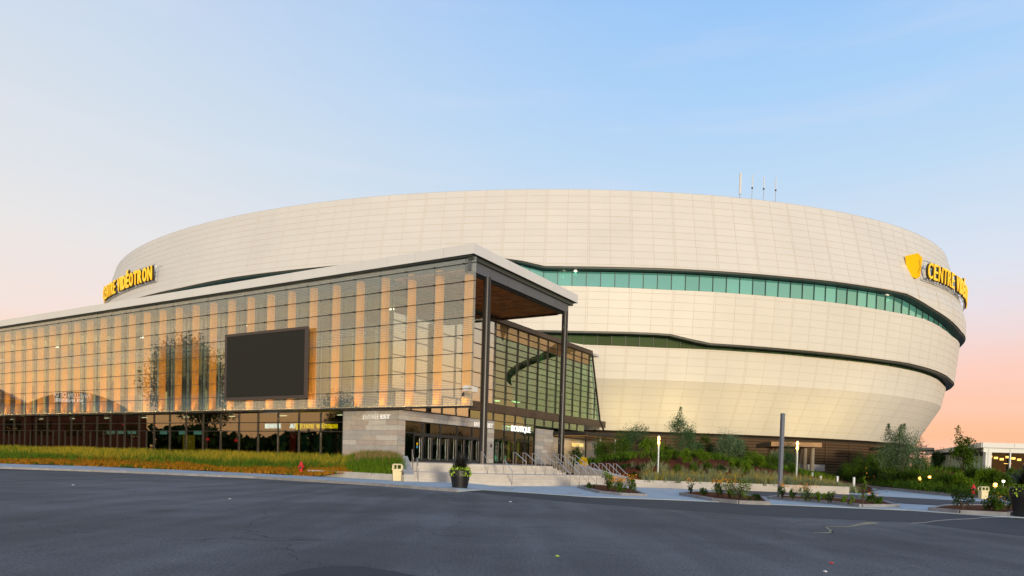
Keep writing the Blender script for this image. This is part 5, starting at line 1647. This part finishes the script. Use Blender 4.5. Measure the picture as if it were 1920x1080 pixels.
# iron covers in the paving
for x, y, lab in ((952, 916, 'round iron cover in the paving at the foot of the steps'), (1077, 925, 'round iron cover in the paving left of the first island')):
    c = gp(x, y, .03); MB().lathe((c[0], c[1], .03), [(.42, 0), (.42, .012), (.36, .014)], 24).build('manhole_cover', M['kerb'], None, label=lab, cat='manhole cover')

# log-column canopy in front of the louvres
YT = 84.0
tcn = thing('timber_canopy', 'flat timber canopy on thick log columns before the brown louvres', 'canopy', atd(1500, 893, YT))
a, b_ = atd(1446, 833, YT), atd(1541, 835, YT-1)
a2 = atd(1419, 836, YT+9)
zc = (a[2]+b_[2])/2
wood = mat('canopy_timber', (.36, .20, .08), .6, var=.2, vscale=2)
MB().prism([(a[0], a[1]), (b_[0], b_[1]), (b_[0]+.5, b_[1]+8), (a2[0], a2[1])], zc-.22, zc+.30).build('roof', wood, tcn)
MB().prism([(a[0]-.05, a[1]-.02), (a[0]-.09, a[1]), (a2[0]-.09, a2[1]), (a2[0]-.02, a2[1])], zc-.24, zc+.32).build('dark_fascia', M['dark'], tcn)
for px, yb, dY in [(1454, 881, 3), (1444, 877, 5), (1497, 893, 2.5), (1507.5, 895, 1.2), (1521.5, 893.5, .6)]:
    q = atd(px, yb, YT+dY); MB().lathe((q[0], q[1], min(q[2], .7)-.3), [(.26, 0), (.23, zc-.2-min(q[2], .7)+.3)], 12).build('log_column', mat('log', (.30, .25, .19), .8, var=.25, vscale=5, stretch=(3, 3, .5)), tcn)
q = atd(1535, 881, YT-3); MB().box((q[0]+1.2, q[1]+5, q[2]+.25), (3.2, .5, .8), 0).build('stone_bench', STONES[1], None, label='low rough stone wall right of the log columns', cat='wall')
cr = thing('dark_canopy', 'small dark flat canopy between the silvery tree and the arena', 'canopy', atd(1722, 880, 96))
q = atd(1712, 842, 96); MB().box((q[0], q[1]+3, q[2]), (5.2, 7, .5), 0).build('roof', M['dark'], cr)
for dx in (-1.8, 1.2): MB().tube([(q[0]+dx, q[1]+1, 0), (q[0]+dx, q[1]+1, q[2]-.2)], .12, 8).build('column', M['dark'], cr)

# glazed building at the right edge
gb = thing('glazed_building', 'low glazed hall with a white roof edge at the right of the picture', 'building', atd(1846, 890, 72))
c0 = atd(1842, 829.5, 72); zt = c0[2]; c1 = atd(1736, 848, 108)
cx0, cy0 = c0[0], 72.0
wl_ = Vector((c1[0]-cx0, c1[1]-cy0)); Lw = wl_.length; wl_.normalize(); angw = math.atan2(wl_.y, wl_.x)
W2 = 26.0
Pc = lambda r_, l_, z=0: (cx0+r_+wl_.x*l_, cy0+wl_.y*l_, z)
MB().prism([Pc(.15, .15)[:2], Pc(W2, .15)[:2], Pc(W2, Lw)[:2], Pc(.15, Lw)[:2]], zt-.45, zt-.06).build('roof', M['roofm'], gb)
for k in range(8): boxo('fascia_panel', Pc(3.25*(k+.5), 0, zt-.26), (3.22, .14, .52), 0, M['fascia'], gb)
for k in range(10): boxo('fascia_panel', Pc(0, Lw/10*(k+.5), zt-.26), (round(Lw/10-.03, 3), .14, .52), angw, M['fascia'], gb)
boxo('lintel', Pc(W2/2, .5, zt-.75), (W2-.4, .2, .45), 0, M['galv'], gb)
boxo('corner_post', Pc(.72, .62, zt/2-.3), (.62, .4, zt-.6), 0, M['fascia'], gb)
for k in range(1, 12):
    boxo('post', Pc(.72+2.27*k, .45, zt/2-.3), (.12, .2, zt-.6), 0, M['galv'], gb)
for k in range(11):
    boxo('window_pane', Pc(.72+2.27*(k+.5), .62, zt/2-.45), (2.12, .04, zt-1.1), 0, G['inner'], gb)
for k in range(18):
    boxo('window_pane', Pc(.8, 1+Lw/18*(k+.5)-.6, zt/2-.3), (round(Lw/18-.1, 3), .04, zt-.7), angw, G['door'], gb)
    boxo('mullion', Pc(.75, 1+Lw/18*k-.6, zt/2-.3), (.08, .12, zt-.6), angw, M['galv'], gb)
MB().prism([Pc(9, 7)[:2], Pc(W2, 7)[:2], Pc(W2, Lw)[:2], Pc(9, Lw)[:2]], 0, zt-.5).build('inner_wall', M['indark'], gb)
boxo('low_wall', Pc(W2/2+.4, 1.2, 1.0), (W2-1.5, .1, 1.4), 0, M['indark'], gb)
for k in range(6): boxo('ceiling_lamp', Pc(1.6+.62*k, 3.2, zt-1.35-.12*(k % 3)), (.30, .2, .22), 0, M['lamp'], gb)
for k in range(4): boxo('ceiling_lamp', Pc(2.0+2.2*k, 6, zt-2.0), (.8, .05, .05), 0, M['lamp'], gb)

# lattice pylon on the horizon
py_ = thing('pylon', 'tiny lattice power pylon on the horizon right of the arena', 'pylon', (0, 0, 0))
D = 600; bb = atd(1725, 876, D); tt = atd(1725, 831.5, D)
mb = MB()
for sx in (-1, 1): mb.tube([(bb[0]+sx*3.2, D, 0), (bb[0]+sx*.6, D, tt[2])], .35, 4)
for k in range(7):
    z0, z1 = tt[2]*k/7, tt[2]*(k+1)/7; w0 = 3.2-2.6*k/7; w1 = 3.2-2.6*(k+1)/7
    mb.tube([(bb[0]-w0, D, z0), (bb[0]+w1, D, z1)], .2, 4)
for z in (.82, .92): mb.tube([(bb[0]-5, D, tt[2]*z), (bb[0]+5, D, tt[2]*z)], .3, 4)
mb.build('lattice', mat('pylon_steel', (.25, .12, .12), .6), py_, kind='stuff')

# what the glass mirrors: trees and the old exhibition hall across the lot (out of view to the left)
def big_tree(name, label, base, h, wd, trunk, n, leaf='dark'):
    root = thing(name, label, 'tree', base, 'trees across the lot')
    rz = (h-trunk)/2; c = (base[0], base[1], trunk+rz)
    P, D_ = crown_points(c, wd/2, rz, n, 60, hole=.45)
    leaves_obj('crown', P, D_, .34, LEAF[leaf], root, c, aspect=.6)
    mb = MB().tube([base, (base[0]+.2, base[1], trunk), (c[0], c[1], c[2]+rz*.4)], [.5, .4, .15], 8)
    for q in range(9):
        a_ = rng.uniform(0, 6.28); e = (c[0]+math.cos(a_)*wd*.38, c[1]+math.sin(a_)*wd*.38, c[2]+rz*rng.uniform(-.3, .6))
        mb.tube([(base[0], base[1], trunk*.8+q*.3), ((c[0]*1.2+e[0]*.8)/2, (c[1]*1.2+e[1]*.8)/2, (trunk+e[2])/2), e], [.2, .13, .05], 5)
    mb.build('trunk', M['bark'], root)
big_tree('tree', 'big spreading tree whose dark crown shows mirrored in the glass screen', (-73, 70.4, 0), 20, 14.5, 5.5, 22000)
big_tree('tree', 'second tree whose low crown shows mirrored right of the video display', (-73.9, 46.8, 0), 12.8, 10, 3, 9000)
for k, (x, y, h, wd) in enumerate([(-118, 18, 13, 14), (-150, -20, 15, 16), (-128, 36, 10, 12), (-175, 8, 14, 18), (-205, -60, 16, 20), (-165, -95, 15, 18)]):
    big_tree('tree', ['round tree far across the lot, nearest of the row', 'broad tree far across the lot in the row', 'low tree across the lot beside the hall', 'wide distant tree in the row', 'tallest distant tree in the row', 'last distant tree in the row'][k], (x, y, 0), h, wd, 2.5, 3500)
for k, (x, y, h, wd) in enumerate([(92, 108, 9, 12), (103, 118, 10, 13), (112, 131, 9, 12), (98, 90, 8, 11), (120, 145, 10, 14), (110, 72, 9, 12)]):
    big_tree('tree', ['round tree right of the picture, mirrored in the doors', 'broad tree right of the picture, second of the row', 'tree right of the picture, third of the row', 'low tree right of the glazed building', 'farthest tree right of the picture', 'near tree right of the picture beyond the glazed building'][k], (x+8, y, 0), h, wd, 1.5, 3500)
hp = []
for k in range(15000):
    f = rng.random(); x = -150-40*f+rng.normal()*3; y = 75-200*f+rng.normal()*3
    hp.append((x, y, rng.random()*8.6*(.8+.2*math.sin(f*40))))
hp = np.array(hp)
leaves_obj('distant_woods', hp, rng.normal(size=hp.shape), 1.6, LEAF['dark'], None, (-170, -20, 0), aspect=.9, kind='stuff', cat='woods', label='low dark belt of distant trees across the lot')
hall = thing('exhibition_hall', 'brick hall with curved roofs and a lettered front, mirrored in the glass screen', 'building', (-128, 92, 0))
hx = -118.0
for k, (y0, y1, hh) in enumerate([(78, 98, 13.0), (98, 118, 15.0), (118, 140, 16.5)]):
    MB().box((hx-12, (y0+y1)/2, hh*.36), (24, y1-y0-.2, hh*.72), 0).build('wall', M['brick'], hall)
    pts = [(y0+(y1-y0)*q/10, hh*.72+math.sin(math.pi*q/10)*hh*.28) for q in range(11)]
    mb = MB()
    for q in range(10):
        mb.quad((hx+1, pts[q][0], pts[q][1]), (hx+1, pts[q+1][0], pts[q+1][1]), (hx-25, pts[q+1][0], pts[q+1][1]), (hx-25, pts[q][0], pts[q][1]))
    mb.quad(*[(hx+.4, y, z) for y, z in pts]); mb.build('roof', M['post'], hall)
    for q in range(4): MB().box((hx+.03, y0+3+q*5, 5.6), (.1, 2.6, 2.6), 0).build('window', G['door'], hall)
text('lettering', 'PAVILLON DE LA', (hx+1.2, 86), (0, 1), 6.2, 11.75, 12.7, M['white_lit'], None, label='white letters reading PAVILLON DE LA on the brick hall, mirrored in the screen', cat='lettering')
text('lettering', 'JEUNESSE', (hx+1.2, 87), (0, 1), 5.0, 10.6, 11.5, M['white_lit'], None, bold=.03, label='white letters reading JEUNESSE on the brick hall, mirrored in the screen', cat='lettering')

# floodlights washing the underside of the bowl
for k, px in enumerate([1195, 1315, 1452, 1538, 1622]):
    Y = 92.5 if px < 1500 else 97
    p = atd(px-6, 855, Y); tgt = atd(px, 778, Y+7)
    root = thing('floodlight', 'small floodlight at the foot of the louvres, number %d from the pavilion aimed up at the bowl' % (k+1) if False else ['small floodlight behind the blue-green bush aimed up at the bowl', 'small floodlight behind the tallest bush aimed up at the bowl', 'small floodlight left of the timber canopy aimed up at the bowl', 'small floodlight right of the timber canopy aimed up at the bowl', 'small floodlight behind the wide green bush aimed up at the bowl'][k], 'floodlight', (p[0], p[1], 1.2))
    MB().box((p[0], p[1], 1.35), (.4, .3, .25), 0).build('housing', M['dark'], root)
    MB().tube([(p[0], p[1], .8), (p[0], p[1], 1.3)], .04, 6).build('stem', M['dark'], root)
    l = bpy.data.lights.new('flood', 'SPOT'); l.energy = 1500; l.color = (1, .76, .26); l.spot_size = R(95); l.spot_blend = 1.0; l.shadow_soft_size = .3
    o = bpy.data.objects.new('flood', l); d_ = Vector((tgt[0]-p[0], tgt[1]-p[1], 11-1.6))
    link(o, root, Matrix.Translation(Vector((p[0], p[1]-.2, 1.65))) @ d_.to_track_quat('-Z', 'Y').to_matrix().to_4x4())

# dense low planting over the mound and the right-hand bed
def scatter(name, n, fx, hfn, h, wd, leaf, spread, per, label, rad=.16):
    pts_ = []
    k = 0
    while k < n:
        p = fx()
        if p is None: continue
        k += 1
        for q in range(per):
            pts_.append((p[0]+rng.normal()*rad, p[1]+rng.normal()*rad, hfn(p[0], p[1])-.03))
    return blades(name, pts_, h, wd, leaf if not isinstance(leaf, str) else LEAF[leaf], spread, cat='ground cover', label=label)
def back_of_mound():
    y = rng.uniform(60, 84); x = rng.uniform(.09, .45)*y
    if math.sin(x*.9+y*.5)+math.sin(x*.37-y*.8) < -.3: return None
    return (x, y)
scatter('undergrowth', 560, back_of_mound, mound, .5, .09, 'green', .45, 26, 'dense green undergrowth behind the crest of the mulch mound', .3)
scatter('undergrowth', 170, back_of_mound, mound, .5, .08, 'bright', .45, 26, 'light green undergrowth behind the crest of the mulch mound', .3)
def in_bed():
    p = _bg[rng.integers(0, len(_bg))]
    if p[1] > 92 or p[1] < 44: return None
    if math.sin(p[0]*.8)+math.sin(p[1]*.6+p[0]*.3) < -.5: return None
    return p
_c = {}
scatter('undergrowth', 480, in_bed, bedh, .55, .08, 'green', .5, 24, 'dense green undergrowth of the right-hand bed', .3)
scatter('undergrowth', 190, in_bed, bedh, .6, .08, 'bright', .5, 24, 'light green undergrowth of the right-hand bed', .3)
